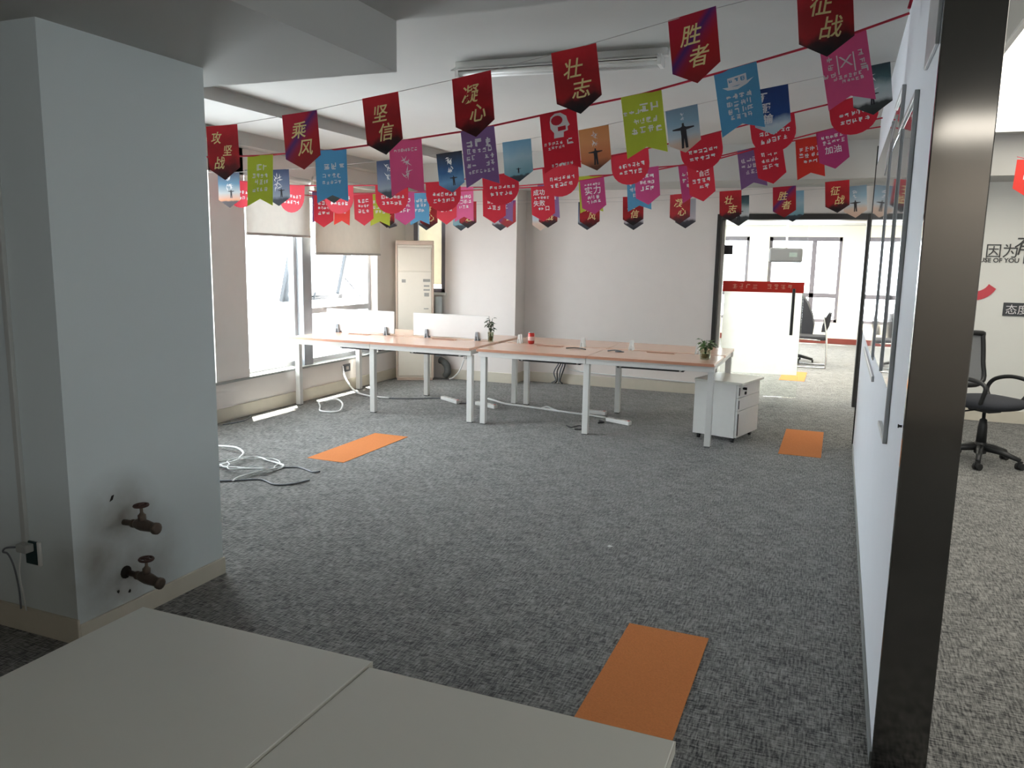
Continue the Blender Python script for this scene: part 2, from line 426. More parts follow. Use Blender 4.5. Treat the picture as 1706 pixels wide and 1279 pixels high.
# ================================================================== THE ROOM
CZ = 2.80     # main ceiling
bm = NB(); prism(bm, [(-6.2, -4.2), (6.0, -4.2), (6.0, 9.9), (1.9, 9.9), (1.9, 17.4), (-4.4, 17.4), (-4.4, 9.9), (-5.56, 9.9), (-5.56, 2.9), (-6.2, 2.9)], 'z', -.12, 0.)
floor = struct('floor', bm, CARPET, 'dark charcoal streaked carpet covering the office floor', 'floor')
for (x0, x1, y0, y1) in ((-.753, -.406, 2.25, 3.295), (-3.808, -3.467, 5.085, 6.09), (-.376, -.036, 6.94, 8.04), (-.68, -.35, 11.45, 12.42)):
    bm = NB(); box(bm, x0, x1, y0, y1, -.004, .003, .001)
    o = obj('carpet_tile', bm, ORANGE, floor); o['label'] = 'orange carpet tile set in the charcoal carpet'

# ceiling: slab, near beam, left duct box, steps towards the window side, back beam
bm = NB(); prism(bm, [(-6.2, -4.2), (6.0, -4.2), (6.0, 9.9), (1.9, 9.9), (1.9, 17.4), (-4.4, 17.4), (-4.4, 9.9), (-5.56, 9.9), (-5.56, 2.9), (-6.2, 2.9)], 'z', CZ, CZ+.15)
ceiling = struct('ceiling', bm, CEIL, 'white painted ceiling with beams and stepped drops', 'ceiling')
BEAM_N = {'near_beam': (11, 'wide white ceiling beam above the foreground'), 'duct_box': (12, 'boxed-in duct dropping below the ceiling over the front column'),
          'ceiling_step': (13, 'shallow ceiling step along the window side'), 'ceiling_step_lower': (14, 'lower ceiling step right above the left windows'),
          'back_beam': (15, 'white ceiling beam running along the back wall'), 'far_beam': (16, 'cream ceiling beam at the end of the far room')}
for nm, (x0, x1, y0, y1, z0, z1) in {
    'near_beam': (-6.2, .21, -4.0, 3.33, 2.651, CZ),
    'duct_box': (-6.0, -1.955, 2.0, 3.34, 2.431, 2.66),
    'ceiling_step': (-5.56, -4.37, 3.34, 9.6, 2.70, CZ),
    'ceiling_step_lower': (-5.56, -5.2, 3.34, 9.6, 2.58, 2.71),
    'back_beam': (-5.3, 6.0, 8.78, 9.95, 2.435, CZ),
    'far_beam': (-4.2, 3.2, 15.9, 17.3, 2.33, CZ),
}.items():
    bm = NB(); box(bm, x0, x1, y0, y1, z0, z1)
    struct('trim_%d' % BEAM_N[nm][0], bm, CEIL, BEAM_N[nm][1], 'ceiling beam')

# front-left column block with the taps
bm = NB(); box(bm, -6.0, -2.774, 2.17, 3.0, 0, 2.44)
struct('wall_column', bm, STAIN, 'white column wall with two taps and rusty stains near the floor', 'column')
bm = NB()
box(bm, -2.774, -2.762, 2.17, 3.005, 0, .085, .003); box(bm, -6.0, -2.762, 2.158, 2.17, 0, .11, .003)
struct('baseboard_column', bm, BASE, 'cream baseboard around the foot of the front left column', 'baseboard')

# window wall on the left
bm = NB()
box(bm, -5.56, -5.36, 3.0, 9.9, 0, .36)
box(bm, -5.56, -5.36, 3.0, 4.4, .37, CZ)
box(bm, -5.56, -5.36, 5.81, 6.27, .37, CZ)
box(bm, -5.56, -5.36, 8.66, 9.9, .37, CZ)
box(bm, -5.56, -5.36, 4.4, 8.66, 2.33, CZ)
struct('wall_left', bm, WALL, 'white window wall on the left with low parapet and pillar', 'wall')
bm = NB(); box(bm, -5.36, -5.345, 3.03, 9.36, 0, .13, .004)
struct('baseboard_left', bm, BASE, 'cream baseboard below the left windows', 'baseboard')
bm = NB(); box(bm, -5.57, -5.36, 4.4, 5.81, .36, .385); box(bm, -5.57, -5.36, 6.27, 8.66, .36, .385); box(bm, -5.36, -5.34, 3.03, 9.36, .362, .386, .004)
struct('trim_1', bm, mat('sill_stone', (150, 152, 148), .4, noise=.05), 'pale window sill strip along the low left wall', 'sill')

def window(name, label, y0, y1, z0, z1, xf=-5.52, splits=(), zt=None):
    """aluminium window in the left wall, parts: frame bars, panes"""
    t = thing(name, label, 'window', (xf, y0, z0)); t['kind'] = 'structure'
    L, Hh = y1-y0, z1-z0; fw = .05
    for (a, b, c, d) in ((0, L, 0, fw), (0, L, Hh-fw, Hh), (0, fw, 0, Hh), (L-fw, L, 0, Hh)):
        bm = NB(); box(bm, -.03, .03, a, b, c, d, .004); obj('frame_bar', bm, PALEALU, t)
    ys = [fw]+[s-y0 for s in splits]+[L-fw]
    for i in range(len(ys)-1):
        if zt: spans = ((fw, zt-z0-.03), (zt-z0+.03, Hh-fw))
        else: spans = ((fw, Hh-fw),)
        for (c, d) in spans:
            bm = NB(); box(bm, -.004, .004, ys[i]+.005, ys[i+1]-.005, c, d); obj('pane', bm, PANE, t)
    if zt:
        bm = NB(); box(bm, -.03, .03, fw, L-fw, zt-z0-.03, zt-z0+.03, .004); obj('transom', bm, PALEALU, t)
    return t
window('window_1', 'bright window beside the wall pillar, mostly hidden by the front column', 4.4, 5.81, .385, 2.33)
window('window_2', 'tall bright window right of the wall pillar', 6.27, 7.22, .385, 2.33)
# window 3: lower fixed pane + top-hung sash pushed open
t = thing('window_3', 'window with a top-hung sash pushed open above the desks', 'window', (-5.52, 7.36, .385)); t['kind'] = 'structure'
L = 1.29
for (a, b, c, d) in ((0, L, 0, .05), (0, L, 1.895, 1.945), (0, .05, 0, 1.945), (L-.05, L, 0, 1.945), (.05, L-.05, .55, .615)):
    bm = NB(); box(bm, -.03, .06, a, b, c, d, .004); obj('frame_bar', bm, PALEALU, t)
bm = NB(); box(bm, -.004, .004, .05, L-.05, .05, .55); obj('pane', bm, PANE, t)
sash = bpy.data.objects.new('sash', None); COL.objects.link(sash); sash.parent = t
sash.location = (-.03, 0, 1.89); sash.rotation_euler = (0, math.radians(14), 0)
for (a, b, c, d) in ((.06, L-.06, -1.26, -1.20), (.06, L-.06, -.06, 0), (.05, .15, -1.26, 0), (L-.15, L-.05, -1.26, 0)):
    bm = NB(); box(bm, -.035, .015, a, b, c, d, .003); obj('sash_bar', bm, SASHALU, sash)
bm = NB(); box(bm, -.012, -.004, .145, L-.145, -1.205, -.055); obj('sash_pane', bm, PANE, sash)
bm = NB(); box(bm, .015, .04, .50, .74, -1.25, -1.22, .004); box(bm, .02, .045, .60, .62, -1.25, -1.15, .004); obj('window_handle', bm, SASHALU, sash)
for yy in (.13, L-.13):
    bm = NB(); tube(bm, [(0, yy, .70), (-.22, yy, .92)], .008, 6); obj('stay_arm', bm, SASHALU, t)
# mullion post between the windows
bm = NB(); box(bm, -5.57, -5.40, 7.21, 7.365, .37, 2.34, .004)
struct('trim_2', bm, ALU, 'wide grey mullion post between the two left windows', 'mullion')

def blind(label, y0, y1, z0, z1, x, material):
    t = thing('roller_blind', label, 'blind', (x, (y0+y1)/2, z1), group=None)
    h = (y1-y0)/2; d = z1-z0
    bm = NB()
    n = 24; rows = 6; vs = []
    for r in range(rows+1):
        vs.append([bm.verts.new((.004*math.sin(k*1.1+r*.3), -h+2*h*k/n, -.03-(d-.03)*r/rows)) for k in range(n+1)])
    for r in range(rows):
        for k in range(n): bm.faces.new((vs[r][k], vs[r][k+1], vs[r+1][k+1], vs[r+1][k]))
    o = obj('fabric', bm, material, t, True)
    bm = NB(); tube(bm, [(0, -h, 0), (0, h, 0)], .028, 14); obj('roller_tube', bm, PLASTW, t, True)
    bm = NB(); box(bm, -.010, .012, -h, h, -d-.02, -d+.006, .004); obj('bottom_rail', bm, mat('blind_rail', (176, 172, 166), .5), t)
    return t
blind('thin pale roller blind, half-lowered over the window beside the wall pillar', 6.29, 7.31, 1.79, 2.36, -5.365, BLINDT)
blind('beige roller blind half-lowered above the opened sash window', 7.34, 8.67, 1.61, 2.40, -5.325, BLIND)

# back wall: corner window, pilaster, recess, wall over the door, right room wall
bm = NB()
box(bm, -5.36, -5.24, 9.36, 9.9, 0, CZ)
box(bm, -5.24, -4.77, 9.36, 9.9, 0, 1.13); box(bm, -5.24, -4.77, 9.36, 9.9, 2.34, CZ)
box(bm, -4.77, -3.775, 9.36, 9.9, 0, CZ)
box(bm, -3.775, -1.375, 9.68, 9.9, 0, CZ)
box(bm, -1.375, .27, 9.68, 9.9, 2.14, CZ)
struct('wall_back', bm, WALL, 'white back wall with a shallow pilaster behind the desks', 'wall')
bm = NB(); box(bm, .275, 6.0, 9.43, 9.9, 0, CZ)
struct('wall_right', bm, RWALL, 'white wall with lettering in the right hand room', 'wall')
bm = NB()
box(bm, -4.77, -3.775, 9.348, 9.36, 0, .13, .003); box(bm, -3.775, -3.763, 9.348, 9.68, 0, .13, .003); box(bm, -3.763, -1.385, 9.668, 9.68, 0, .13, .003)
struct('baseboard_back', bm, BASE, 'cream baseboard along the back wall', 'baseboard')
bm = NB(); box(bm, .36, 6.0, 9.418, 9.43, 0, .13, .003)
struct('baseboard_right', bm, BASE, 'cream baseboard in the right hand room', 'baseboard')
t = thing('window_4', 'narrow corner window behind the air conditioner', 'window', (-5.24, 9.42, 1.13)); t['kind'] = 'structure'
for (a, b, c, d) in ((0, .06, 0, 1.21), (.41, .47, 0, 1.21), (0, .47, 0, .05), (0, .47, 1.16, 1.21)):
    bm = NB(); box(bm, a, b, -.05, .03, c, d, .004); obj('frame_bar', bm, DARKALU, t)
bm = NB(); box(bm, .06, .41, 0, .008, .05, 1.16); obj('pane', bm, PANE, t)
bm = NB(); box(bm, .065, .405, -.02, -.014, .10, 1.16); obj('blind_fabric', bm, BLINDC, t)
bm = NB(); box(bm, -.02, .49, -.09, .02, -.035, 0, .005); obj('sill', bm, PLASTW, t)

# far room
bm = NB()
box(bm, -4.4, -4.2, 9.9, 10.6, 0, CZ); box(bm, -4.4, -4.2, 16.2, 17.6, 0, CZ); box(bm, -4.4, -4.2, 10.6, 16.2, 0, .5); box(bm, -4.4, -4.2, 10.6, 16.2, 2.5, CZ); box(bm, 1.75, 1.9, 9.9, 17.6, 0, CZ)
box(bm, -4.2, 1.75, 17.2, 17.4, 0, .42)
box(bm, -4.2, 1.75, 17.2, 17.4, 2.11, CZ)
box(bm, -4.2, -3.2, 17.2, 17.4, .42, 2.11); box(bm, -1.78, -1.39, 17.2, 17.4, .42, 2.11); box(bm, -.01, 1.75, 17.2, 17.4, .42, 2.11)
struct('wall_far', bm, CREAM, 'cream far wall with windows beyond the glass door', 'wall')
bm = NB(); box(bm, -4.2, 1.75, 17.185, 17.2, 0, .11, .003)
struct('baseboard_far', bm, REDBASE, 'red-brown baseboard at the end of the far room', 'baseboard')
t = thing('far_fill_window', 'wide window added in the side wall of the far room to brighten it', 'window', (-4.3, 10.6, .5)); t['kind'] = 'structure'  # unseen window, added to let more skylight into the far room
for i in range(4):
    for (a, b, c, d_) in ((1.4*i, 1.4*i+.05, 0, 2.0), (1.4*i+1.35, 1.4*i+1.4, 0, 2.0), (1.4*i, 1.4*i+1.4, 0, .05), (1.4*i, 1.4*i+1.4, 1.95, 2.0)):
        bm = NB(); box(bm, -.03, .03, a, b, c, d_, .004); obj('frame_bar', bm, DARKALU, t)
    bm = NB(); box(bm, -.004, .004, 1.4*i+.05, 1.4*i+1.35, .05, 1.95); obj('pane', bm, PANE, t)
def far_window(name, label, x0, x1, splits, z0=.42, z1=2.11):
    t = thing(name, label, 'window', (x0, 17.3, z0)); t['kind'] = 'structure'
    L, Hh = x1-x0, z1-z0
    for (a, b, c, d) in [(0, L, 0, .06), (0, L, Hh-.08, Hh), (0, .06, 0, Hh), (L-.06, L, 0, Hh), (.06, L-.06, .49, .58)]+[(s-x0-.045, s-x0+.045, .06, Hh-.08) for s in splits]:
        bm = NB(); box(bm, a, b, -.04, .04, c, d, .004); obj('frame_bar', bm, DARKALU, t)
    xs = [.06]+[s-x0 for s in splits]+[L-.06]
    for i in range(len(xs)-1):
        for (c, d) in ((.06, .49), (.58, Hh-.08)):
            bm = NB(); box(bm, xs[i]+.05, xs[i+1]-.05, -.004, .004, c, d); obj('pane', bm, PANE, t)
    return t
far_window('window_5', 'two-light far window seen right of the glass door leaf', -1.385, -.01, (-.525,))
far_window('window_6', 'far window seen through the upper left of the glass door', -3.2, -1.785, (-2.5,))

# door set: black frame + glass leaf
bm = NB()
box(bm, -1.375, -1.325, 9.64, 9.92, 0, 2.14, .004); box(bm, .225, .275, 9.64, 9.92, 0, 2.14, .004); box(bm, -1.325, .225, 9.64, 9.92, 2.075, 2.14, .004)
struct('trim_3', bm, BLACKFR, 'black metal frame around the glass door opening', 'door frame')
bm = NB(); box(bm, -1.325, -1.29, 9.72, 9.80, 0, 2.075, .004)
struct('trim_4', bm, PLASTW, 'pale door jamb strip inside the black frame', 'jamb')
d = thing('door_1', 'frameless glass door with frosted film and a red lettered band', 'door', (-1.285, 9.76, 0), math.radians(9)); d['kind'] = 'structure'
bm = NB(); box(bm, 0, .915, -.006, .006, .015, 2.06, .002); obj('glass_leaf', bm, DOORG, d)
bm = NB(); box(bm, .02, .90, -.012, -.0075, .285, 1.25); obj('frosted_film', bm, FROST, d)
bm = NB(); box(bm, .0, .915, -.013, -.0075, 1.25, 1.375); band = obj('red_band', bm, REDFILM, d)
bm = NB()
rnd = random.Random(5)
def glyph(bm, cx, cz, s, rnd, y=-.0008, th=None, t0=.0006):
    """one small unreadable printed character: a handful of strokes"""
    th = th or s*.12
    n = rnd.randint(4, 6)
    for i in range(n):
        if rnd.random() < .55:
            z = cz+s*rnd.uniform(-.45, .45); a = cx+s*rnd.uniform(-.45, -.2); b = cx+s*rnd.uniform(.2, .45)
            box(bm, a, b, y-t0, y, z-th/2, z+th/2)
        else:
            x = cx+s*rnd.uniform(-.4, .4); a = cz+s*rnd.uniform(-.48, -.15); b = cz+s*rnd.uniform(.15, .48)
            box(bm, x-th/2, x+th/2, y-t0, y, a, b)
for i, xx in enumerate((.14, .215, .29, .365, .53, .605, .68, .755)):
    glyph(bm, xx, 1.315, .06, rnd, y=-.0135)
obj('band_lettering', bm, FILMTXT, band)
bm = NB(); tube(bm, [(.80, -.05, .76), (.80, -.05, 1.30)], .018, 10); tube(bm, [(.80, -.05, .84), (.80, -.005, .84)], .01, 8); tube(bm, [(.80, -.05, 1.22), (.80, -.005, 1.22)], .01, 8)
obj('pull_handle', bm, BLACKPL, d)
for z in (.02, 1.68):
    bm = NB(); box(bm, -.005, .09, -.018, .018, z, z+.11, .004); box(bm, .05, .07, -.022, -.016, z+.03, z+.08); obj('patch_hinge', bm, BLACKPL, d)

# right partition with black glossy end
bm = NB(); box(bm, .21, .36, 2.62, 7.40, 0, CZ)
struct('wall_partition', bm, PWALL, 'thin white partition wall along the right side', 'wall')
bm = NB(); box(bm, .2075, .3625, 2.59, 2.62, 0, CZ, .003)
struct('trim_5', bm, BLACKGLOSS, 'black glossy end panel of the partition wall', 'panel')
bm = NB(); box(bm, .2, .37, 7.40, 7.43, 0, 2.56, .003)
struct('trim_6', bm, BLACKFR, 'black edge strip at the far end of the partition', 'trim')
bm = NB(); box(bm, .202, .21, 2.62, 7.40, 0, .05, .002)
struct('baseboard_partition', bm, mat('partition_base', (120, 124, 122), .5, noise=.15), 'thin grey skirting at the foot of the partition', 'baseboard')

# walls closing the place behind and beside the camera
bm = NB(); box(bm, -6.2, 6.0, -4.2, -4.0, 0, .85); box(bm, -6.2, 6.0, -4.2, -4.0, 2.35, CZ)
for (a, b) in ((-6.2, 2.2), (4.2, 6.0)): box(bm, a, b, -4.2, -4.0, .85, 2.35)
struct('wall_front', bm, WALL, 'plain white wall behind the camera', 'wall')
for nm, lb, a, b in (('rear_fill_window', 'window added for fill light in the unseen wall behind the right hand room', 2.2, 4.2),):  # added opening out of view, brings fill daylight to the foreground
    t = thing(nm, lb, 'window', (a, -4.1, .85)); t['kind'] = 'structure'; L = b-a
    for (c, d_, e, f_) in ((0, .05, 0, 1.5), (L-.05, L, 0, 1.5), (L/2-.03, L/2+.03, 0, 1.5), (0, L, 0, .05), (0, L, 1.45, 1.5)):
        bm = NB(); box(bm, c, d_, -.03, .03, e, f_, .004); obj('frame_bar', bm, DARKALU, t)
    for (c, d_) in ((.05, L/2-.03), (L/2+.03, L-.05)):
        bm = NB(); box(bm, c, d_, -.004, .004, .05, 1.45); obj('pane', bm, PANE, t)
bm = NB(); box(bm, 5.8, 6.0, -4.0, 9.45, 0, CZ)
struct('wall_side', bm, WALL, 'plain wall at the far right of the right hand room', 'wall')
bm = NB(); box(bm, -6.2, -6.0, -4.0, 2.2, 0, CZ)
struct('wall_corridor', bm, WALL, 'plain wall to the left of the foreground tables', 'wall')

# ================================================================== WALL BOARDS ON THE PARTITION
t = thing('acrylic_display_board', 'stepped glossy acrylic display boards with grey edges on the partition', 'display board', (.21, 3.25, .93))
def ab(y0, y1, z0, z1, name='board_panel', material=ACRY, x0=-.009, x1=-.003):
    bm = NB(); box(bm, x0, x1, y0-3.25, y1-3.25, z0-.93, z1-.93, .002); return obj(name, bm, material, t)
ab(3.28, 3.93, 1.12, 2.18); ab(3.97, 4.88, 1.11, 2.18); ab(4.92, 7.18, 1.06, 2.38); ab(4.22, 4.90, 2.20, 2.38)
for (y0, y1, z0, z1) in ((3.25, 3.27, .93, 2.21), (3.27, 4.15, 2.19, 2.21), (4.135, 4.155, 2.19, 2.40), (4.155, 4.72, 2.385, 2.405), (3.27, 3.66, .93, .945), (3.94, 3.955, 1.12, 2.18), (4.895, 4.91, 1.08, 2.36)):
    ab(y0, y1, z0, z1, 'edge_strip', ACRYE, -.017, -.001)
ab(4.68, 6.37, .97, 1.0, 'edge_strip', ACRYE, -.014, -.001)
ab(2.66, 3.0, 2.22, 2.44, 'plaque', ACRYE, -.012, -.001)
bm = NB(); prism(bm, [(4.5-3.25, 2.33-.93), (4.62-3.25, 2.30-.93), (5.45-3.25, 2.13-.93), (5.3-3.25, 2.24-.93)], 'x', -.013, -.009); obj('leaf_motif', bm, ACRYE, t)
t = thing('wall_peg', 'tiny dark peg on the white partition near its black end', 'peg', (.21, 2.68, 1.108))
bm = NB(); lathe(bm, [(.004, 0), (.004, -.008), (.006, -.009), (.006, -.012)], axis='x', seg=10); obj('peg', bm, BLACKPL, t)

# ================================================================== RIGHT ROOM
t = thing('wall_lettering', 'black Chinese and Latin lettering on the right hand wall', 'lettering', (1.3, 9.43, 1.66))
text_obj('因为', .15, WTEXT, t, (.19, -.004, .095), 'characters', extrude=.004)
text_obj('有', .21, WTEXT, t, (.40, -.004, .155), 'characters', extrude=.004, shear=.2)
text_obj('BECAUSE OF YOU', .062, WTEXT, t, (.10, -.004, 0), 'characters', extrude=.004, bold=.001)
bm = NB(); box(bm, .385, .60, -.01, 0, -.03, .14); obj('dark_block', bm, WBOX, t)
bm = NB()
arc = [(-.22+.21*math.cos(a), .02+.21*math.sin(a)) for a in [math.radians(185+i*150/16) for i in range(17)]]
arc2 = [(-.22+.135*math.cos(a), .035+.135*math.sin(a)) for a in [math.radians(335-i*150/16) for i in range(17)]]
prism(bm, arc+arc2, 'y', -.008, 0)
o = obj('red_arc', bm, WRED, None, loc=(1.505, 9.43, 1.44)); tag(o, 'red smile-shaped arc on the right hand wall', 'wall decal')
t = thing('wall_plate', 'dark wall plate with white Chinese characters in the right hand room', 'sign', (1.556, 9.43, 1.17))
bm = NB(); box(bm, 0, .42, -.012, 0, -.067, .067, .002); obj('plate', bm, WBOX, t)
text_obj('态度', .105, INKW, t, (.125, -.0135, 0), extrude=.001)
# ceiling light panel
t = thing('ceiling_light_panel', 'large glowing light panel in the ceiling of the right hand room', 'ceiling light', (1.66, 5.75, CZ))
bm = NB(); box(bm, -.9, .9, -2.7, 2.7, -.008, -.002); obj('diffuser', bm, LED, t)
for (a, b, c, d_) in ((-.93, .93, -2.73, -2.7), (-.93, .93, 2.7, 2.73), (-.93, -.9, -2.7, 2.7), (.9, .93, -2.7, 2.7)):
    bm = NB(); box(bm, a, b, c, d_, -.02, 0, .002); obj('frame_bar', bm, PLASTW, t)

t = thing('rear_fill_panel', 'added fill light panel in the ceiling behind the camera', 'ceiling light', (1.3, -3.0, CZ))  # added out of view: brightens the rear wall mirrored in the black end panel
bm = NB(); box(bm, -.6, .6, -.6, .6, -.012, -.002); obj('diffuser', bm, REAR_FILL, t)
for (a, b, c, d_) in ((-.63, .63, -.63, -.6), (-.63, .63, .6, .63), (-.63, -.6, -.6, .6), (.6, .63, -.6, .6)):
    bm = NB(); box(bm, a, b, c, d_, -.02, -.001, .002); obj('frame_bar', bm, PLASTW, t)
for i, (lx, ly) in enumerate(((-2.4, 12.2), (-.2, 12.2), (-2.4, 14.4), (-.2, 14.4))):  # added glowing panels, out of view, that lift the far room's brightness
    t = thing('far_fill_panel', ('added fill light panel nearest the glass door on the left', 'added fill light panel nearest the glass door on the right', 'added fill light panel deep in the far room on the left', 'added fill light panel deep in the far room on the right')[i], 'ceiling light', (lx, ly, CZ), group='added fill light panels of the far room')
    bm = NB(); box(bm, -.6, .6, -.6, .6, -.012, -.002); obj('diffuser', bm, FAR_FILL, t)
    for (a, b, c, d_) in ((-.63, .63, -.63, -.6), (-.63, .63, .6, .63), (-.63, -.6, -.6, .6), (.6, .63, -.6, .6)):
        bm = NB(); box(bm, a, b, c, d_, -.02, -.001, .002); obj('frame_bar', bm, PLASTW, t)
# office chair (mesh back) facing +X
def office_chair(loc, rz):
    t = thing('office_chair', 'black mesh-back swivel office chair in the right hand room', 'chair', loc, rz)
    bm = NB()
    for k in range(5):
        a = 2*math.pi*k/5+.35; c, s = math.cos(a), math.sin(a)
        tube(bm, [(0, 0, .135), (.16*c, .16*s, .115), (.30*c, .30*s, .075)], [.034, .024, .018], 8)
    lathe(bm, [(.045, .08), (.05, .1), (.045, .17), (.03, .18)], seg=14)
    obj('star_base', bm, BLACKPL, t, True)
    for k in range(5):
        a = 2*math.pi*k/5+.35; c, s = math.cos(a)*.30, math.sin(a)*.30
        bm = NB()
        for dx in (-.018, .018):
            lathe(bm, [(.012, -.009), (.028, -.009), (.028, .009), (.012, .009)], (c+dx, s, .028), 12, 'x')
        box(bm, c-.008, c+.008, s-.02, s+.02, .03, .07)
        obj('caster', bm, BLACKPL, t)
    bm = NB(); lathe(bm, [(.04, .16), (.036, .30), (.028, .36), (.014, .37), (.014, .46)], seg=14); obj('gas_lift', bm, BLACKPL, t, True)
    bm = NB(); box(bm, -.10, .10, -.07, .07, .43, .47, .008); tube(bm, [(0, -.06, .45), (-.04, -.22, .43)], .007, 6); obj('tilt_mechanism', bm, BLACKPL, t)
    bm = NB()
    n = 16; prof = [(.0, .47), (.21, .47), (.245, .495), (.25, .515), (.235, .54), (.15, .555), (0.001, .558)]
    rings = []
    for (r, z) in prof:
        rings.append([bm.verts.new((.02+max(r, .001)*1.02*(abs(math.cos(2*math.pi*k/24))**.7*math.copysign(1, math.cos(2*math.pi*k/24))), max(r, .001)*(abs(math.sin(2*math.pi*k/24))**.7*math.copysign(1, math.sin(2*math.pi*k/24))), z)) for k in range(24)])
    for i in range(len(rings)-1):
        for k in range(24): bm.faces.new((rings[i][k], rings[i][(k+1) % 24], rings[i+1][(k+1) % 24], rings[i+1][k]))
    bmesh.ops.remove_doubles(bm, verts=bm.verts[:], dist=.0005)
    obj('seat', bm, BLACKFAB, t, True)
    # back: frame loop + mesh + lumbar arcs, in plane leaning back (x about -.24)
    def bx(z): return -.22-.10*max(0, z-.60)-.02*math.sin((z-.55)*5)
    outline = [(-.20, .62), (-.235, .80), (-.225, 1.0), (-.19, 1.04), (.19, 1.04), (.225, 1.0), (.235, .80), (.20, .62)]
    bm = NB(); pts = smooth_path([(bx(z), y, z) for (y, z) in outline+[outline[0]]], 5); tube(bm, pts, .022, 8, caps=False); obj('back_frame', bm, BLACKPL, t, True)
    bm = NB(); rows = []
    for i in range(9):
        z = .62+.42*i/8; hw = .20+.03*math.sin(math.pi*i/8)
        rows.append([bm.verts.new((bx(z), -hw+2*hw*k/8, z)) for k in range(9)])
    for i in range(8):
        for k in range(8): bm.faces.new((rows[i][k], rows[i][k+1], rows[i+1][k+1], rows[i+1][k]))
    obj('back_mesh', bm, MESHG, t, True)
    for hw, zt in ((.15, .80), (.10, .76)):
        bm = NB(); tube(bm, smooth_path([(bx(.64)-.012, -hw*.8, .64), (bx(zt)-.012, -hw, zt-.03), (bx(zt)-.012, -hw*.7, zt), (bx(zt)-.012, hw*.7, zt), (bx(zt)-.012, hw, zt-.03), (bx(.64)-.012, hw*.8, .64)], 4), .011, 6); obj('lumbar_bar', bm, BLACKPL, t, True)
    bm = NB(); tube(bm, [(-.05, 0, .45), (-.20, 0, .47), (-.25, 0, .56), (bx(.64), 0, .66)], [.03, .03, .026, .024], 8); obj('back_bracket', bm, BLACKPL, t, True)
    for s in (-1, 1):
        bm = NB(); y = .25*s
        tube(bm, smooth_path([(-.10, y*.8, .48), (-.19, y*.95, .57), (-.15, y, .66), (-.02, y*1.02, .705), (.12, y*1.02, .70), (.19, y, .66), (.16, y*.95, .56), (.11, y*.8, .48)], 5), .017, 8)
        obj('armrest', bm, BLACKPL, t, True)
    return t
office_chair((1.17, 7.38, 0), math.radians(-48))

# ================================================================== FAR ROOM THINGS
t = thing('visitor_chair', 'black cantilever visitor chair with chrome sled frame beyond the glass door', 'chair', (-.36, 13.2, 0))
for s in (-1, 1):
    bm = NB(); y = .21*s
    tube(bm, smooth_path([(.17, y, .80), (.22, y, .55), (.24, y, .30), (.245, y, .05), (.2, y, .014), (-.2, y, .014), (-.24, y, .05), (-.23, y, .25), (-.2, y, .42), (-.12, y, .44), (.15, y, .43)], 5), .012, 8)
    obj('sled_frame', bm, CHROME, t, True)
bm = NB(); tube(bm, [(-.2, -.21, .014), (-.2, .21, .014)], .011, 8); obj('cross_bar', bm, CHROME, t, True)
bm = NB(); box(bm, -.24, .22, -.22, .22, .43, .49, .02); obj('seat', bm, BLACKFAB, t)
bm = NB(); prism(bm, [(.15, .56), (.22, .56), (.26, .66), (.285, .84), (.24, .85), (.19, .76), (.16, .66)], 'y', -.2, .2); obj('backrest', bm, BLACKFAB, t)
t = thing('executive_chair', 'high-backed black chair partly hidden by the glass door', 'chair', (-.62, 13.75, 0))
bm = NB(); prism(bm, [(-.05, .45), (.27, .45), (.285, .62), (.25, .78), (.16, .98), (.04, 1.15), (-.12, 1.17), (-.12, .5)], 'y', -.26, .26); obj('backrest', bm, BLACKFAB, t)
bm = NB(); box(bm, -.42, .25, -.27, .27, .40, .50, .03); obj('seat', bm, BLACKFAB, t)
bm = NB(); lathe(bm, [(.035, .06), (.03, .4)], seg=12); obj('gas_lift', bm, BLACKPL, t, True)
bm = NB()
for k in range(5):
    a = 2*math.pi*k/5; tube(bm, [(0, 0, .12), (.3*math.cos(a), .3*math.sin(a), .05)], [.03, .02], 8)
obj('star_base', bm, BLACKPL, t, True)
for k in range(5):
    a = 2*math.pi*k/5; bm = NB(); lathe(bm, [(.025, -.015), (.025, .015)], (.3*math.cos(a), .3*math.sin(a), .025), 10, 'x'); obj('caster', bm, BLACKPL, t)
t = thing('projector_box', 'grey rounded box hanging from the ceiling of the far room', 'box', (-.86, 14.0, 1.6))
bm = NB(); box(bm, -.26, .26, -.12, .12, 0, .235, .03); obj('body', bm, GREYBOX, t)
bm = NB(); box(bm, .06, .18, -.125, -.119, .09, .16); obj('badge', bm, mat('badge_grey', (110, 122, 120), .5), t)
bm = NB(); tube(bm, [(0, 0, .22), (0, 0, CZ-1.6)], .015, 8); obj('hanger_pole', bm, PLASTW, t)

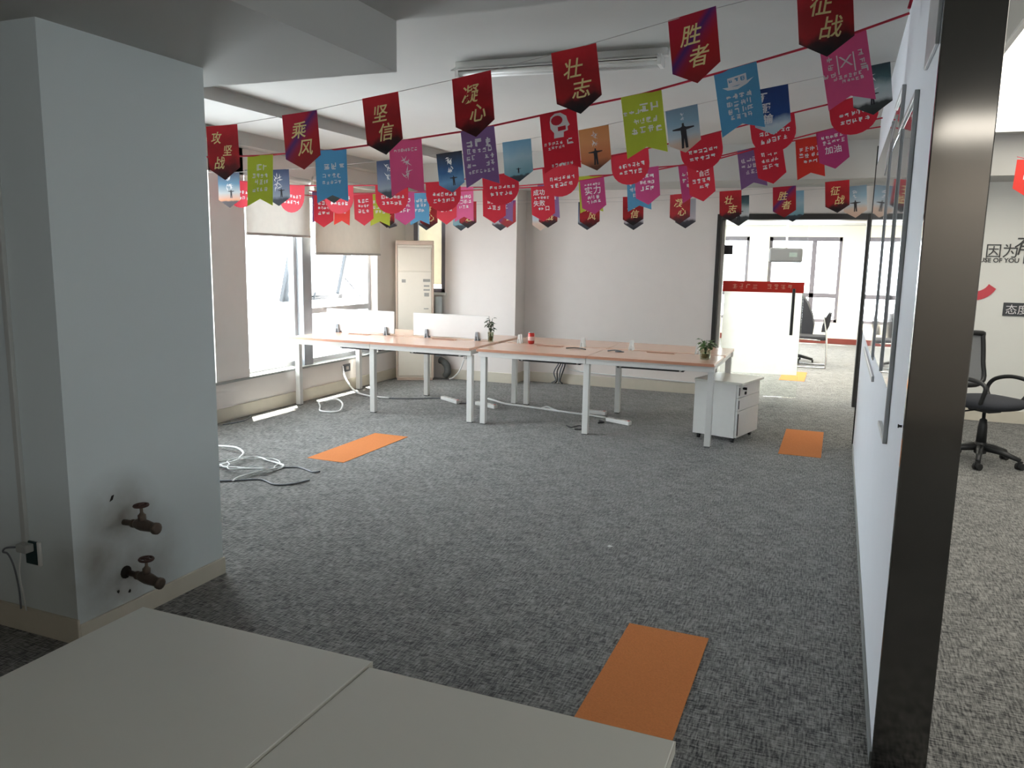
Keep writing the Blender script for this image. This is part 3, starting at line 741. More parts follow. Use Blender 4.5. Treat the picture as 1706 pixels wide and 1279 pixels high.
# ================================================================== DESKS
def desk(label, x0, x1, mid_leg, dividers):
    t = thing('workstation_desk', label, 'desk', (x0, 7.5, 0), group='four-seat workstation desks')
    L = x1-x0; m = mid_leg-x0
    for (a, b) in ((0, m+.02), (m+.024, L)):
        for (c, d_) in ((-.68, -.03), (.03, .68)):
            bm = NB(); box(bm, a, b, c, d_, .715, .74, .003)
            o = obj('desktop', bm, OAK, t)
            yy = -.683 if c < 0 else .683
            bm = NB(); box(bm, a, b, min(yy, yy*.9956), max(yy, yy*.9956), .7155, .7395); obj('edge_band', bm, OAKEDGE, o)
    for xx in (.035, m, L-.035):
        for yy in (-.575, .575):
            bm = NB(); box(bm, xx-.027, xx+.027, yy-.027, yy+.027, .006, .665, .003); lg = obj('leg', bm, WHITE_MET, t)
            bm = NB(); box(bm, xx-.024, xx+.024, yy-.024, yy+.024, 0, .007); obj('foot_pad', bm, BLACKPL, lg)
        bm = NB(); box(bm, xx-.02, xx+.02, -.6, .6, .67, .714, .002); obj('cross_rail', bm, WHITE_MET, t)
    for yy in (-.62, .62):
        for (a, b) in ((.0, m), (m+.004, L)):
            bm = NB(); box(bm, a, b, yy-.02, yy+.02, .662, .714, .003); obj('apron_rail', bm, WHITE_MET, t)
    bm = NB(); box(bm, .02, L-.02, -.024, .024, .69, .715); obj('centre_rail', bm, WHITE_MET, t)
    for (a, b) in ((.20, m-.22), (m+.15, L-.36)):
        tr = NB()
        for yy in (-.07, 0, .07):
            tube(tr, [(a, yy, .575), (b, yy, .575)], .006, 5)
        k = int((b-a)/.05)
        for i in range(k+1):
            xx = a+(b-a)*i/k; tube(tr, [(xx, -.09, .615), (xx, -.08, .575), (xx, .08, .575), (xx, .09, .615)], .003, 4)
        tray = obj('cable_tray', tr, mat('tray_wire', (64, 64, 66), .5) if 'tray_wire' not in MATS else MATS['tray_wire'], t)
        for xx in (a+.03, b-.03):
            bm = NB(); box(bm, xx-.008, xx+.008, -.09, .09, .575, .69); obj('tray_hanger', bm, WHITE_MET, tray)
        bm = NB(); tube(bm, smooth_path([(a, -.03, .59), (a+.2, .03, .595), ((a+b)/2, -.04, .60), (b-.1, .02, .592), (b, -.02, .60)], 5), .014, 6); obj('tray_cable', bm, CABB, tray)
    # flip-up cable covers along the spine
    for xx in (m*.5, m+(L-m)*.5):
        bm = NB(); box(bm, xx-.13, xx+.13, -.13, -.06, .740, .745, .002); cv = obj('cable_cover', bm, OAKEDGE, t)
        bm = NB(); box(bm, xx-.12, xx+.12, -.124, -.112, .744, .746); obj('brush_slot', bm, BLACKPL, cv)
    return t
def clip(parent, x, pale):
    """A-shaped divider clamp"""
    bm = NB()
    prism(bm, [(x-.022, .74), (x-.010, .74), (x-.004, .785), (x+.004, .785), (x+.010, .74), (x+.022, .74), (x+.011, .83), (x-.011, .83)], 'y', -.034, -.014)
    prism(bm, [(x-.022, .74), (x-.010, .74), (x-.004, .785), (x+.004, .785), (x+.010, .74), (x+.022, .74), (x+.011, .83), (x-.011, .83)], 'y', .014, .034)
    box(bm, x-.011, x+.011, -.014, .014, .74, .755)
    return obj('divider_clamp', bm, PLASTW if pale else ALU, parent)
dA = desk('oak-topped desk cluster by the windows still carrying two white divider boards', -5.30, -3.215, -4.345, True)
dB = desk('oak-topped desk cluster with dividers removed, red can and plants on it', -3.14, -.93, -2.075, False)
for (a, b) in ((-5.30, -4.43), (-4.195, -3.31)):
    bm = NB(); box(bm, a+5.30, b+5.30, -.011, .011, .758, 1.0, .006); obj('divider_board', bm, PANEL, dA)
for xx in (-5.15, -4.53, -4.03, -3.44): clip(dA, xx+5.30, False)
for xx in (-2.965, -2.30, -1.81, -1.18): clip(dB, xx+3.14, True)

# things on the desks
def vase(label, loc, r, h, leaves, mat_leaf, spread, tall, seed):
    t = thing('plant_vase', label, 'plant', loc)
    bm = NB(); lathe(bm, [(r*.8, 0), (r*.85, .004), (r*.9, h*.4), (r, h), (r*.93, h), (r*.82, h*.4), (r*.75, .01)], seg=20); obj('glass_vase', bm, VASEG, t, True)
    bm = NB(); lathe(bm, [(r*.70, .012), (r*.76, h*.4), (r*.78, h*.6)], seg=16); obj('water', bm, SOIL, t, True)
    rnd = random.Random(seed)
    for i in range(leaves):
        a = rnd.uniform(0, 6.28); R_ = spread*rnd.uniform(.3, 1); z1 = h+tall*rnd.uniform(.35, 1)
        tip = Vector((R_*math.cos(a), R_*math.sin(a), z1))
        bm = NB(); tube(bm, smooth_path([(0, 0, h*.3), (tip.x*.3, tip.y*.3, h+.3*(z1-h)), tip], 4), .0028, 5); st = obj('stem', bm, mat_leaf, t)
        for j in range(rnd.randint(3, 4)):
            b2 = a+rnd.uniform(-1.6, 1.6); lr = rnd.uniform(.03, .05)
            c = tip*(1-.16*j); c.z = h+(z1-h)*(1-.22*j)
            dirv = Vector((math.cos(b2), math.sin(b2), rnd.uniform(-.5, .3))).normalized(); side = dirv.cross(Vector((0, 0, 1))).normalized()*lr*.42
            bm = NB()
            p = [c, c+dirv*lr*.4+side, c+dirv*lr+side*.5+Vector((0, 0, -.004)), c+dirv*lr*1.35+Vector((0, 0, -.014)), c+dirv*lr-side*.5+Vector((0, 0, -.004)), c+dirv*lr*.4-side]
            mid = c+dirv*lr*.7+Vector((0, 0, .006))
            vs = [bm.verts.new(q) for q in p]; vm = bm.verts.new(mid)
            for q in range(6): bm.faces.new((vs[q], vs[(q+1) % 6], vm))
            obj('leaf', bm, mat_leaf, st)
    return t
vase('small glass vase with a sparse dark plant beside the right divider board', (-3.275, 7.46, .74), .032, .10, 6, LEAFD, .05, .15, 3)
vase('glass jar with a leafy green plant at the corner of the desk', (-1.055, 7.12, .74), .05, .085, 12, LEAF, .10, .10, 8)
t = thing('drink_can', 'red drink can standing on the desk', 'can', (-2.845, 7.50, .74))
bm = NB(); lathe(bm, [(.022, 0), (.027, .004), (.033, .012), (.033, .102), (.027, .114)], seg=24); obj('can_body', bm, REDCAN, t, True)
bm = NB(); lathe(bm, [(.0275, .112), (.0275, .117), (.024, .117), (.023, .114)], seg=24); obj('can_lid', bm, CHROME, t, True)
bm = NB(); lathe(bm, [(.0332, .035), (.0336, .036), (.0336, .075), (.0332, .076)], seg=24); obj('pale_print', bm, sheet('can_print', (236, 196, 186), .1), t, True)
def cable(label, pts, r, material, name='cable', group=None, n=8, parent=None):
    bm = NB(); tube(bm, smooth_path(pts, n), r, 7)
    if parent: return obj(name, bm, material, parent, True)
    return tag(obj(name, bm, material, None, True), label, 'cable', group)
cable('short dark cable lying on the desk behind the red can', [(-2.40, 7.28, .746), (-2.33, 7.33, .748), (-2.25, 7.31, .746), (-2.2, 7.27, .746)], .005, CABB)
cable('pale looped cable lying mid-way along the desk', [(-1.98, 7.26, .746), (-1.93, 7.32, .75), (-1.86, 7.30, .747), (-1.9, 7.24, .747), (-1.82, 7.25, .747)], .005, CABG)

# mobile pedestal cabinet under the right end
t = thing('pedestal_cabinet', 'white mobile pedestal cabinet under the end of the desk', 'cabinet', (-.868, 7.43, 0), math.radians(-15))
bm = NB(); box(bm, -.22, .17, -.26, .26, .05, .53, .003); obj('carcass', bm, WHITE_MET, t)
bm = NB(); box(bm, -.225, .225, -.265, .265, .53, .552, .003); obj('top_board', bm, WHITE_LAM, t)
for i, (z0, z1) in enumerate(((.055, .29), (.295, .41), (.415, .525))):
    bm = NB(); box(bm, .172, .192, -.255, .255, z0, z1, .002); dr = obj('drawer_front', bm, WHITE_MET, t)
    bm = NB(); box(bm, .185, .196, -.25, -.235, z0+.02, z1-.02); obj('finger_slot', bm, BLACKPL, dr)
bm = NB(); lathe(bm, [(.008, .192), (.012, .2), (.012, .212)], (0, -.16, .49), 12, 'x'); box(bm, .212, .228, -.163, -.157, .478, .502); box(bm, .214, .226, -.18, -.15, .44, .468, .004); obj('lock_and_key', bm, BLACKPL, t)
for sx in (-.18, .14):
    for sy_ in (-.21, .21):
        bm = NB(); lathe(bm, [(.012, -.01), (.022, -.01), (.022, .01), (.012, .01)], (sx, sy_, .022), 12, 'x'); box(bm, sx-.016, sx+.016, sy_-.012, sy_+.012, .03, .05); obj('caster', bm, BLACKPL, t)

# power strips and cables on the floor
def strip(label, a, b):
    a, b = Vector(a), Vector(b); L = (b-a).length; ang = math.atan2(b.y-a.y, b.x-a.x)
    t = thing('power_strip', label, 'power strip', ((a.x+b.x)/2, (a.y+b.y)/2, 0), ang, 'white power strips on the carpet')
    bm = NB(); box(bm, -L/2, L/2, -.028, .028, 0.003, .042, .005); obj('body', bm, PLASTW, t)
    for k in range(4):
        bm = NB(); x = -L/2+L*(k+.7)/4.6
        for dx in (-.008, .008): box(bm, x+dx-.002, x+dx+.002, -.008, .008, .0415, .0425)
        obj('socket', bm, BLACKPL, t)
    bm = NB(); box(bm, L/2-.03, L/2-.012, -.012, .012, .041, .046, .002); obj('switch', bm, REDCAN, t)
strip('white power strip on the carpet below the left desk cluster', (-4.06, 7.92), (-3.77, 7.74))
strip('white power strip behind the paired front desk legs', (-3.58, 7.80), (-3.30, 7.68))
strip('upper white power strip near the middle back leg of the right desk cluster', (-2.36, 7.90), (-2.14, 7.88))
strip('nearest white power strip below the right desk cluster', (-2.05, 7.60), (-1.79, 7.49))
thick = cable('thick white cable running over the carpet between the desk legs to the power strips', [(-3.60, 8.15, .012), (-3.45, 8.02, .02), (-3.30, 7.95, .012), (-3.13, 7.92, .012), (-2.65, 7.82, .012), (-2.45, 7.78, .012), (-2.25, 7.76, .012), (-2.10, 7.70, .012)], .011, CABW)
cable('', [(-2.86, 7.86, .012), (-2.80, 7.90, .03), (-2.70, 7.84, .02), (-2.62, 7.80, .012)], .009, CABW, 'cable_branch', parent=thick)
cable('white cable coming down from the window wall under the left desk', [(-5.35, 7.86, .30), (-5.28, 7.80, .18), (-5.1, 7.72, .05), (-4.9, 7.68, .012), (-4.6, 7.66, .011)], .011, CABW)
cable('thin grey cable along the carpet below the left desk cluster', [(-4.6, 7.66, .011), (-4.45, 7.72, .008), (-4.31, 7.80, .008), (-4.15, 7.92, .008), (-4.07, 7.93, .012)], .007, CABG)
cable('thin dark cable on the carpet between power strip and front legs', [(-3.76, 7.74, .01), (-3.66, 7.85, .006), (-3.6, 7.82, .01)], .006, CABG)
cable('black cable tangle on the carpet behind the middle front leg', [(-2.35, 7.2, .006), (-2.28, 7.13, .006), (-2.2, 7.17, .02), (-2.16, 7.1, .006), (-2.22, 7.06, .006)], .006, CABB)
cable('dark cable beside the nearest power strip', [(-2.12, 7.55, .008), (-2.06, 7.5, .008), (-2.10, 7.44, .008)], .008, CABB)
cable('looped white cable on the carpet beside the sunlit strip', [(-5.15, 7.1, .008), (-5.0, 6.92, .008), (-4.83, 6.70, .008), (-4.66, 6.76, .01), (-4.74, 6.95, .05), (-4.92, 7.10, .06), (-5.05, 7.06, .03)], .009, CABW)
cable('thin grey wire on the carpet below the pillar', [(-5.25, 5.75, .006), (-5.2, 5.95, .006), (-5.25, 6.1, .006), (-5.3, 6.2, .008)], .006, CABG)
# coil near the column
cable('thick white cable end arching behind the column', [(-4.75, 5.02, .01), (-4.57, 5.0, .03), (-4.42, 4.98, .04), (-4.28, 4.90, .03), (-4.24, 4.80, .01)], .010, CABW)
co = []
for i in range(40):
    a = i*.48; R_ = .20+.035*math.sin(i*1.7); co.append((-4.02+R_*1.0*math.cos(a)+.02*math.sin(i), 4.68+R_*.95*math.sin(a), .008+.011*(i % 13)/4))
coil = thing('cable_coil', 'coiled tangle of thin white network cable on the carpet by the column', 'cable')
cable('', co, .0048, CABW, 'coil_loops', n=3, parent=coil)
cable('', [(-4.25, 4.78, .01), (-4.35, 4.6, .012), (-4.28, 4.4, .008), (-4.2, 4.32, .008)], .007, CABW, 'cable_end', parent=coil)
cable('', [(-4.6, 4.72, .006), (-4.4, 4.66, .006), (-4.2, 4.55, .012), (-4.0, 4.5, .03), (-3.8, 4.66, .02)], .006, CABG, 'cable_end', parent=coil)
cable('', [(-3.82, 4.72, .006), (-3.7, 4.80, .006), (-3.6, 4.78, .006), (-3.5, 4.74, .006), (-3.47, 4.78, .006)], .006, CABG, 'cable_end', parent=coil)
cable('', [(-4.0, 4.24, .006), (-3.86, 4.32, .006), (-3.72, 4.42, .006), (-3.55, 4.36, .006), (-3.45, 4.42, .006), (-3.40, 4.56, .006)], .006, CABG, 'cable_end', parent=coil)
cable('', [(-3.78, 4.68, .02), (-3.84, 4.52, .02), (-3.88, 4.38, .01), (-3.86, 4.30, .008)], .007, CABW, 'cable_end', parent=coil)
# hose, casing and wires by the air conditioner
bm = NB(); tube(bm, [(-4.83, 9.296, .30), (-4.83, 9.296, 1.08)], .045, 16); o = obj('pipe_casing', bm, PIPEW, None, True); tag(o, 'pale blue-white pipe casing beside the air conditioner', 'pipe')
bm = NB(); tube(bm, smooth_path([(-4.72, 9.29, .045), (-4.68, 9.27, .10), (-4.69, 9.27, .18), (-4.75, 9.28, .235), (-4.80, 9.29, .245)], 6), .045, 10); o = obj('insulated_hose', bm, HOSE, None, True); tag(o, 'grey insulated hose bend at the foot of the pipe casing', 'hose')
cable('pale wire drooping from the wall socket to the hose', [(-4.62, 9.2, .02), (-4.56, 9.22, .05), (-4.5, 9.27, .14), (-4.46, 9.30, .27)], .009, CABW)
t = thing('wall_socket', 'white wall socket with plug on the back wall behind the desks', 'socket', (-4.45, 9.36, .31))
bm = NB(); box(bm, -.043, .043, -.01, 0, -.043, .043, .003); obj('plate', bm, PLASTW, t)
bm = NB(); box(bm, -.022, .022, -.045, -.01, -.03, .02, .006); obj('plug', bm, mat('plug_grey', (176, 172, 168), .5), t)
for i in range(4):
    cable(['grey wire strand hanging at the left of the bundle on the back wall', 'black wire strand hanging in the bundle on the back wall', 'curled grey wire strand in the bundle on the back wall', 'black wire strand at the right of the bundle on the back wall'][i],
          [(-3.24+.02*i, 9.64, .36), (-3.27+.03*i, 9.62, .26), (-3.32+.045*i, 9.60, .15+.02*i), (-3.30+.02*i, 9.62, .05), (-3.35+.05*i, 9.60, .012)], .008, (CABG, CABB)[i % 2], 'wire')
cable('white cable pinned along the back wall above the baseboard', [(-3.2, 9.665, .27), (-3.1, 9.66, .19), (-2.7, 9.66, .165), (-2.2, 9.66, .155), (-1.7, 9.66, .145), (-1.40, 9.66, .14)], .008, CABW)
bm = NB(); box(bm, -3.30, -3.21, 9.668, 9.68, .36, .45, .003); o = obj('wall_box', bm, PLASTW); tag(o, 'small white socket box above the hanging wire bundle', 'socket')
bm = NB(); prism(bm, [(-1.10, 4.18), (-1.085, 4.165), (-1.07, 4.19), (-1.095, 4.20)], 'z', .004, .006); o = obj('paper_scrap', bm, PAPER); tag(o, 'tiny white paper scrap on the carpet', 'scrap')
t = thing('window_wall_socket', 'grey socket plate on the low wall under the opened window', 'socket', (-5.36, 7.95, .27))
bm = NB(); box(bm, 0, .012, -.07, .07, -.045, .045, .003); obj('plate', bm, GREYBOX, t)
bm = NB(); box(bm, .012, .03, -.03, .01, -.02, .02, .004); obj('plug', bm, mat('plug_pale', (200, 198, 192), .5), t)

# ================================================================== AIR CONDITIONER
t = thing('air_conditioner', 'cream floor-standing air conditioner in the back left corner', 'air conditioner', (-5.083, 9.118, 0), math.radians(29))
bm = NB(); box(bm, -.234, .234, -.12, .115, .03, 1.74, .012); obj('body', bm, ACBODY, t)
bm = NB(); box(bm, -.24, .24, -.13, .12, 1.74, 1.79, .008); obj('top_cap', bm, ACTRIM, t)
bm = NB(); box(bm, -.23, .23, -.125, .115, 0, .035, .004); obj('plinth', bm, ACTRIM, t)
for sx in (-1, 1):
    bm = NB(); box(bm, min(sx*.242, sx*.218), max(sx*.242, sx*.218), -.133, -.118, .03, 1.74, .004); obj('side_trim', bm, ACTRIM, t)
bm = NB(); box(bm, -.212, .212, -.132, -.119, 1.42, 1.70, .004); gr = obj('outlet_panel', bm, ACBODY, t)
for i in range(9):
    bm = NB(); z = 1.44+i*.028; box(bm, -.20, .20, -.137, -.131, z, z+.012); obj('louvre', bm, ACBODY, gr)
bm = NB(); box(bm, -.212, .212, -.130, -.119, .06, 1.40, .004); fp = obj('front_panel', bm, ACBODY, t)
for (x, z, w_, h_) in ((.15, 1.29, .09, .035), (.15, 1.22, .07, .02), (.15, 1.17, .08, .02), (.15, 1.11, .06, .045), (.145, .93, .06, .012), (-.14, 1.28, .05, .04)):
    bm = NB(); box(bm, x-w_/2, x+w_/2, -.133, -.129, z-h_/2, z+h_/2); obj('printed_label', bm, mat('ac_label', (158, 156, 148), .5) if 'ac_label' not in MATS else MATS['ac_label'], fp)

# ================================================================== FOREGROUND TABLES
def ftable(label, x0, x1, y0, y1, z):
    t = thing('white_table', label, 'table', ((x0+x1)/2, (y0+y1)/2, 0), group='white tables in the foreground')
    a, b = (x1-x0)/2, (y1-y0)/2
    bm = NB(); box(bm, -a, a, -b, b, z-.025, z, .002); tp = obj('tabletop', bm, WHITE_LAM, t)
    bm = NB(); box(bm, -a-.0015, a+.0015, b-.0005, b+.0015, z-.0245, z-.001); box(bm, a-.0005, a+.0015, -b, b, z-.0245, z-.001); obj('edge_band', bm, EDGE, tp)
    for sx in (-1, 1):
        bm = NB(); box(bm, sx*(a-.02)-.012, sx*(a-.02)+.012, -b+.02, b-.02, .02, z-.025, .002); obj('side_panel', bm, WHITE_LAM, t)
        for sy_ in (-1, 1):
            bm = NB(); lathe(bm, [(.018, 0), (.018, .02)], (sx*(a-.02), sy_*(b-.06), 0), 12); obj('foot', bm, BLACKPL, t)
    bm = NB(); box(bm, -a+.034, a-.034, b-.05, b-.034, .20, z-.025, .002); obj('modesty_panel', bm, WHITE_LAM, t)
    return t
ftable('white laminate tabletop in the left foreground', -1.502, -.857, -.05, 1.350, .75)
ftable('white laminate tabletop nearest the partition in the foreground', -.852, -.212, -.07, 1.330, .748)

# ================================================================== TAPS, OUTLET, TRUNKING
def tap(label, y, z, tilt):
    t = thing('wall_tap', label, 'tap', (-2.774, y, z)); t.rotation_euler = (0, tilt, 0); t.scale = (1.08, 1.15, 1.15)
    bm = NB(); lathe(bm, [(.011, -.01), (.011, .045), (.016, .047), (.016, .062), (.012, .064)], axis='x', seg=14); obj('inlet_pipe', bm, BRASS, t, True)
    bm = NB()
    tube(bm, [(.055, 0, 0), (.075, 0, .001), (.10, 0, 0), (.125, 0, -.002), (.15, 0, -.005), (.165, 0, -.007)], [.013, .020, .023, .021, .018, .017], 12)
    obj('tap_body', bm, BRASS, t, True)
    bm = NB(); lathe(bm, [(.015, .0), (.015, .03), (.010, .034), (.006, .04), (.006, .062)], (.10, 0, .008), 12); obj('bonnet', bm, BRASS, t, True)
    bm = NB(); torus(bm, (.10, 0, .074), .025, .005, 'z', 18, 6)
    for k in range(4):
        a = k*math.pi/2+.4; tube(bm, [(.10, 0, .074), (.10+.025*math.cos(a), .025*math.sin(a), .074)], .004, 5)
    lathe(bm, [(.008, 0), (.008, .012)], (.10, 0, .067), 10)
    obj('handwheel', bm, RUST, t, True)
    bm = NB(); lathe(bm, [(.016, 0), (.022, .003), (.022, .018), (.015, .019)], (.158, 0, -.007), 12, 'x'); obj('spout_nut', bm, BRASS, t, True)
    return t
tap('upper of two old brass taps on the front column', 2.42, .446, math.radians(-2))
tap('lower of two old brass taps on the front column, by the tabletop', 2.425, .216, math.radians(3))
bm = NB(); lathe(bm, [(.028, -.001), (.028, .003), (.016, .003)], (-2.774, 2.415, .222), 14, 'x'); o = obj('pipe_hole', bm, HOLE); tag(o, 'dark hole around the lower tap pipe', 'hole')
bm = NB(); prism(bm, [(2.355, .555), (2.37, .56), (2.378, .58), (2.366, .577)], 'x', -2.7745, -2.772); o = obj('wall_chip', bm, HOLE); tag(o, 'small dark chip in the column paint above the taps', 'hole')
rnd = random.Random(11)
for i, lb in enumerate(('upper left dark speck of chipped paint below the lower tap', 'right dark speck of chipped paint below the lower tap', 'lower dark speck of chipped paint on the column base')):
    y, z = ((2.37, .15), (2.43, .13), (2.40, .05))[i]
    bm = NB(); prism(bm, [(y+.008*math.cos(a)*rnd.uniform(.5, 1.3), z+.008*math.sin(a)*rnd.uniform(.5, 1.3)) for a in (0, 1.2, 2.4, 3.6, 4.9)], 'x', -2.7745, -2.7725)
    tag(obj('paint_chip', bm, HOLE), lb, 'paint chip')
t = thing('wall_outlet', 'dark square wall outlet with white cord on the left wall', 'outlet', (-3.0, 2.17, .36))
bm = NB(); box(bm, -.042, .042, -.010, 0, -.05, .05, .003); obj('cover_plate', bm, SOCK, t)
bm = NB(); box(bm, .03, .046, -.012, 0, -.052, .052, .003); obj('plate_edge', bm, PLASTW, t)
bm = NB(); box(bm, -.045, .015, -.05, -.010, .01, .045, .006); pl = obj('plug', bm, mat('plug_offwhite', (170, 172, 168), .5), t)
bm = NB(); tube(bm, smooth_path([(-.04, -.04, .03), (-.10, -.05, .02), (-.12, -.05, .0), (-.09, -.05, -.005), (-.075, -.04, -.06), (-.07, -.03, -.16), (-.075, -.025, -.25)], 5), .004, 6); obj('cord', bm, CABG, pl)
bm = NB(); tube(bm, smooth_path([(-.02, -.045, .01), (-.03, -.05, -.08), (-.03, -.04, -.18), (-.035, -.03, -.25)], 5), .003, 6); obj('cord', bm, CABW, pl)
bm = NB(); box(bm, -3.05, -3.022, 2.152, 2.17, .40, 2.44, .003); o = obj('cable_trunking', bm, mat('trunking', (186, 188, 184), .5)); tag(o, 'grey vertical cable trunking running down to the wall outlet', 'trunking')

# ================================================================== TUBE LIGHT
t = thing('tube_light', 'unlit fluorescent batten sagging from the ceiling', 'ceiling light', (-1.67, 4.75, CZ), math.radians(2))
bm = NB(); box(bm, -.66, .66, -.03, .03, -.045, 0, .004); obj('batten', bm, WHITE_MET, t)
bm = NB(); prism(bm, [(-.10, -.07), (-.03, -.045), (.03, -.045), (.10, -.07), (.10, -.064), (.03, -.036), (-.03, -.036), (-.10, -.064)], 'x', -.66, .62); obj('reflector', bm, TUBE, t)
for yy in (-.035, .035):
    bm = NB(); tube(bm, [(-.63, yy, -.075), (.61, yy, -.085)], .014, 12); obj('tube', bm, TUBE, t, True)
for xx in (-.64, .62):
    bm = NB(); box(bm, xx-.012, xx+.012, -.06, .06, -.10, -.04, .003); obj('lamp_holder', bm, WHITE_MET, t)

# ================================================================== BUNTING
def outline(kind, w, h):
    a = w/2
    if kind == 'point': return [(-a, 0), (-a, -h*.78), (0, -h), (a, -h*.78), (a, 0)]
    if kind == 'swallow': return [(-a, 0), (-a, -h), (0, -h*.86), (a, -h), (a, 0)]
    pts = [(-a, 0), (-a, -h*.45)]
    for i in range(1, 12):
        t_ = math.pi*i/12; pts.append((-a*math.cos(t_), -h*.45-h*.55*math.sin(t_)))
    return pts+[(a, -h*.45), (a, 0)]
FM = {}
def flag_mesh(kind, w, h, material):
    k = (kind, w, h, material.name)
    if k not in FM:
        bm = NB(); prism(bm, outline(kind, w, h), 'y', -.0007, .0007)
        bmesh.ops.recalc_face_normals(bm, faces=bm.faces[:])
        me = bpy.data.meshes.new('flag'); bm.to_mesh(me); bm.free(); me.materials.append(material); FM[k] = me
    return FM[k]
GM = {}
def pseudo(rows, seed, ink, w):
    """block of tiny unreadable printed characters; rows = [(z, size, count, xoff)]"""
    bm = NB(); rnd = random.Random(seed)
    for (z, s, n, xo) in rows:
        for i in range(n):
            glyph(bm, xo+(i-(n-1)/2)*s*1.12, z, s, rnd, y=-.0012, th=s*.15)
    me = bpy.data.meshes.new('lettering'); bmesh.ops.recalc_face_normals(bm, faces=bm.faces[:]); bm.to_mesh(me); bm.free(); me.materials.append(ink)
    return me
def put(name, me, parent, loc=(0, 0, 0)):
    o = bpy.data.objects.new(name, me); COL.objects.link(o); o.parent = parent; o.location = loc
    if name == 'lettering': o['kind'] = 'stuff'
    return o
def shape(name, pts, ink, parent, y=-.0016):
    bm = NB(); prism(bm, pts, 'y', y, y+.0006); return obj(name, bm, ink, parent)
def circle(cx, cz, r, n=16, sx=1.): return [(cx+r*sx*math.cos(2*math.pi*i/n), cz+r*math.sin(2*math.pi*i/n)) for i in range(n)]
RND = random.Random(21)
def bunting(label, Y0, flags, ends, w, h, cord_r=.005, thread=False):
    """flags: list of (x, ztop, kind, material, label, decorator)"""
    t = thing('bunting_string', label, 'bunting', (0, Y0, 0), group='strings of slogan flags under the ceiling')
    pts = [ends[0]]+[(f[0], f[1]) for f in flags]+[ends[1]]
    bm = NB(); tube(bm, [(p[0], 0, p[1]) for p in pts], cord_r, 6); obj('cord', bm, THREAD if thread else CORD, t)
    for i, (x, z, kind, material, lb, deco) in enumerate(flags):
        fl = put('flag', flag_mesh(kind, w, h, material), t, (x, RND.uniform(-.004, .004)-.006, z+.002))
        x0, z0 = pts[i]; x1, z1 = pts[i+2]
        fl.rotation_euler = (math.radians(RND.uniform(-3, 3)), -math.atan2(z1-z0, x1-x0)*.9, math.radians(RND.uniform(-9, 9)))
        fl['label'] = lb
        if deco: deco(fl, w, h)
    return t
def gold(chars):
    def f(fl, w, h):
        lay = {1: [(0, -.5, .12)], 2: [(-.012, -.30, .088), (.018, -.62, .088)], 3: [(-.04, -.22, .066), (.03, -.46, .06), (-.03, -.68, .07)]}[len(chars)]
        for c, (dx, dz, s) in zip(chars, lay):
            text_obj(c, s*1.05, INKG, fl, (dx, -.0018, dz*h), extrude=.0005, shear=.22, bold=.0008)
    return f
def small_gold(chars):
    def f(fl, w, h):
        for c, (dx, dz, s) in zip(chars, [(-.015, -.30, .088), (.02, -.60, .088)]):
            text_obj(c, s, INKG, fl, (dx, -.0018, dz*h), extrude=.0005, shear=.22, bold=.0008)
    return f
def words(rows, seed, ink=None):
    def f(fl, w, h): put('lettering', pseudo(rows, seed, ink or INKW, w), fl)
    return f
def legible(items, extra=None, seed=0):
    def f(fl, w, h):
        for (c, s, dx, dz) in items:
            for j, ch in enumerate(c): text_obj(ch, s, INKW, fl, (dx+(j-(len(c)-1)/2)*s*1.02, -.0018, dz), extrude=.0005, bold=.0006)
        if extra: put('lettering', pseudo(extra, seed, INKW, w), fl)
    return f
def head_logo(fl, w, h):
    k = lambda pts: [(x*1.35-.004, z*1.25+.004) for (x, z) in pts]
    shape('head_outline', k([(-.035, -.045), (-.03, -.025), (-.01, -.012), (.015, -.012), (.038, -.03), (.042, -.05), (.05, -.07), (.04, -.076), (.04, -.092), (.022, -.096), (.02, -.118), (-.022, -.118), (-.02, -.095), (-.034, -.075)]), INKW, fl)
    shape('brain_shape', k(circle(-.004, -.043, .021, 14, 1.2)), FRED, fl, -.0024)
    shape('block_shape', k([(-.002, -.072), (.032, -.070), (.032, -.088), (-.002, -.09)]), FRED, fl, -.0024)
    put('lettering', pseudo([(-.170, .020, 5, -.04), (-.194, .018, 5, -.025), (-.178, .045, 1, .06), (-.29, .020, 6, 0)], 31, INKW, w), fl)
def hat_logo(fl, w, h):
    shape('hat_crown', [(-.045, -.045), (.05, -.04), (.05, -.085), (-.045, -.09)], INKW, fl)
    shape('hat_brim', [(-.075, -.085), (0, -.092), (.085, -.068), (.05, -.092), (.0, -.108), (-.05, -.102)], INKW, fl)
    put('lettering', pseudo([(-.063, .026, 3, 0)], 3, FBLUE, w), fl, (0, -.0012, 0))
    put('lettering', pseudo([(-.14, .03, 4, 0), (-.175, .03, 4, 0), (-.21, .03, 4, 0), (-.243, .026, 4, 0)], 4, INKW, w), fl)
def cross_logo(fl, w, h):
    for p in ([(-.03, -.09), (-.02, -.09), (.03, -.14), (.02, -.14)], [(.02, -.09), (.03, -.09), (-.02, -.14), (-.03, -.14)],
              [(-.04, -.08), (-.034, -.08), (-.034, -.17), (-.04, -.17)], [(.034, -.08), (.04, -.08), (.04, -.17), (.034, -.17)]):
        shape('cross_stroke', p, INKW, fl)
    put('lettering', pseudo([(-.09, .03, 1, -.07), (-.09, .03, 1, .07), (-.13, .03, 1, -.07), (-.13, .03, 1, .07), (-.165, .028, 2, -.08), (-.185, .02, 6, 0), (-.205, .018, 5, .02), (-.165, .04, 1, .075)], 7, INKW, w), fl)
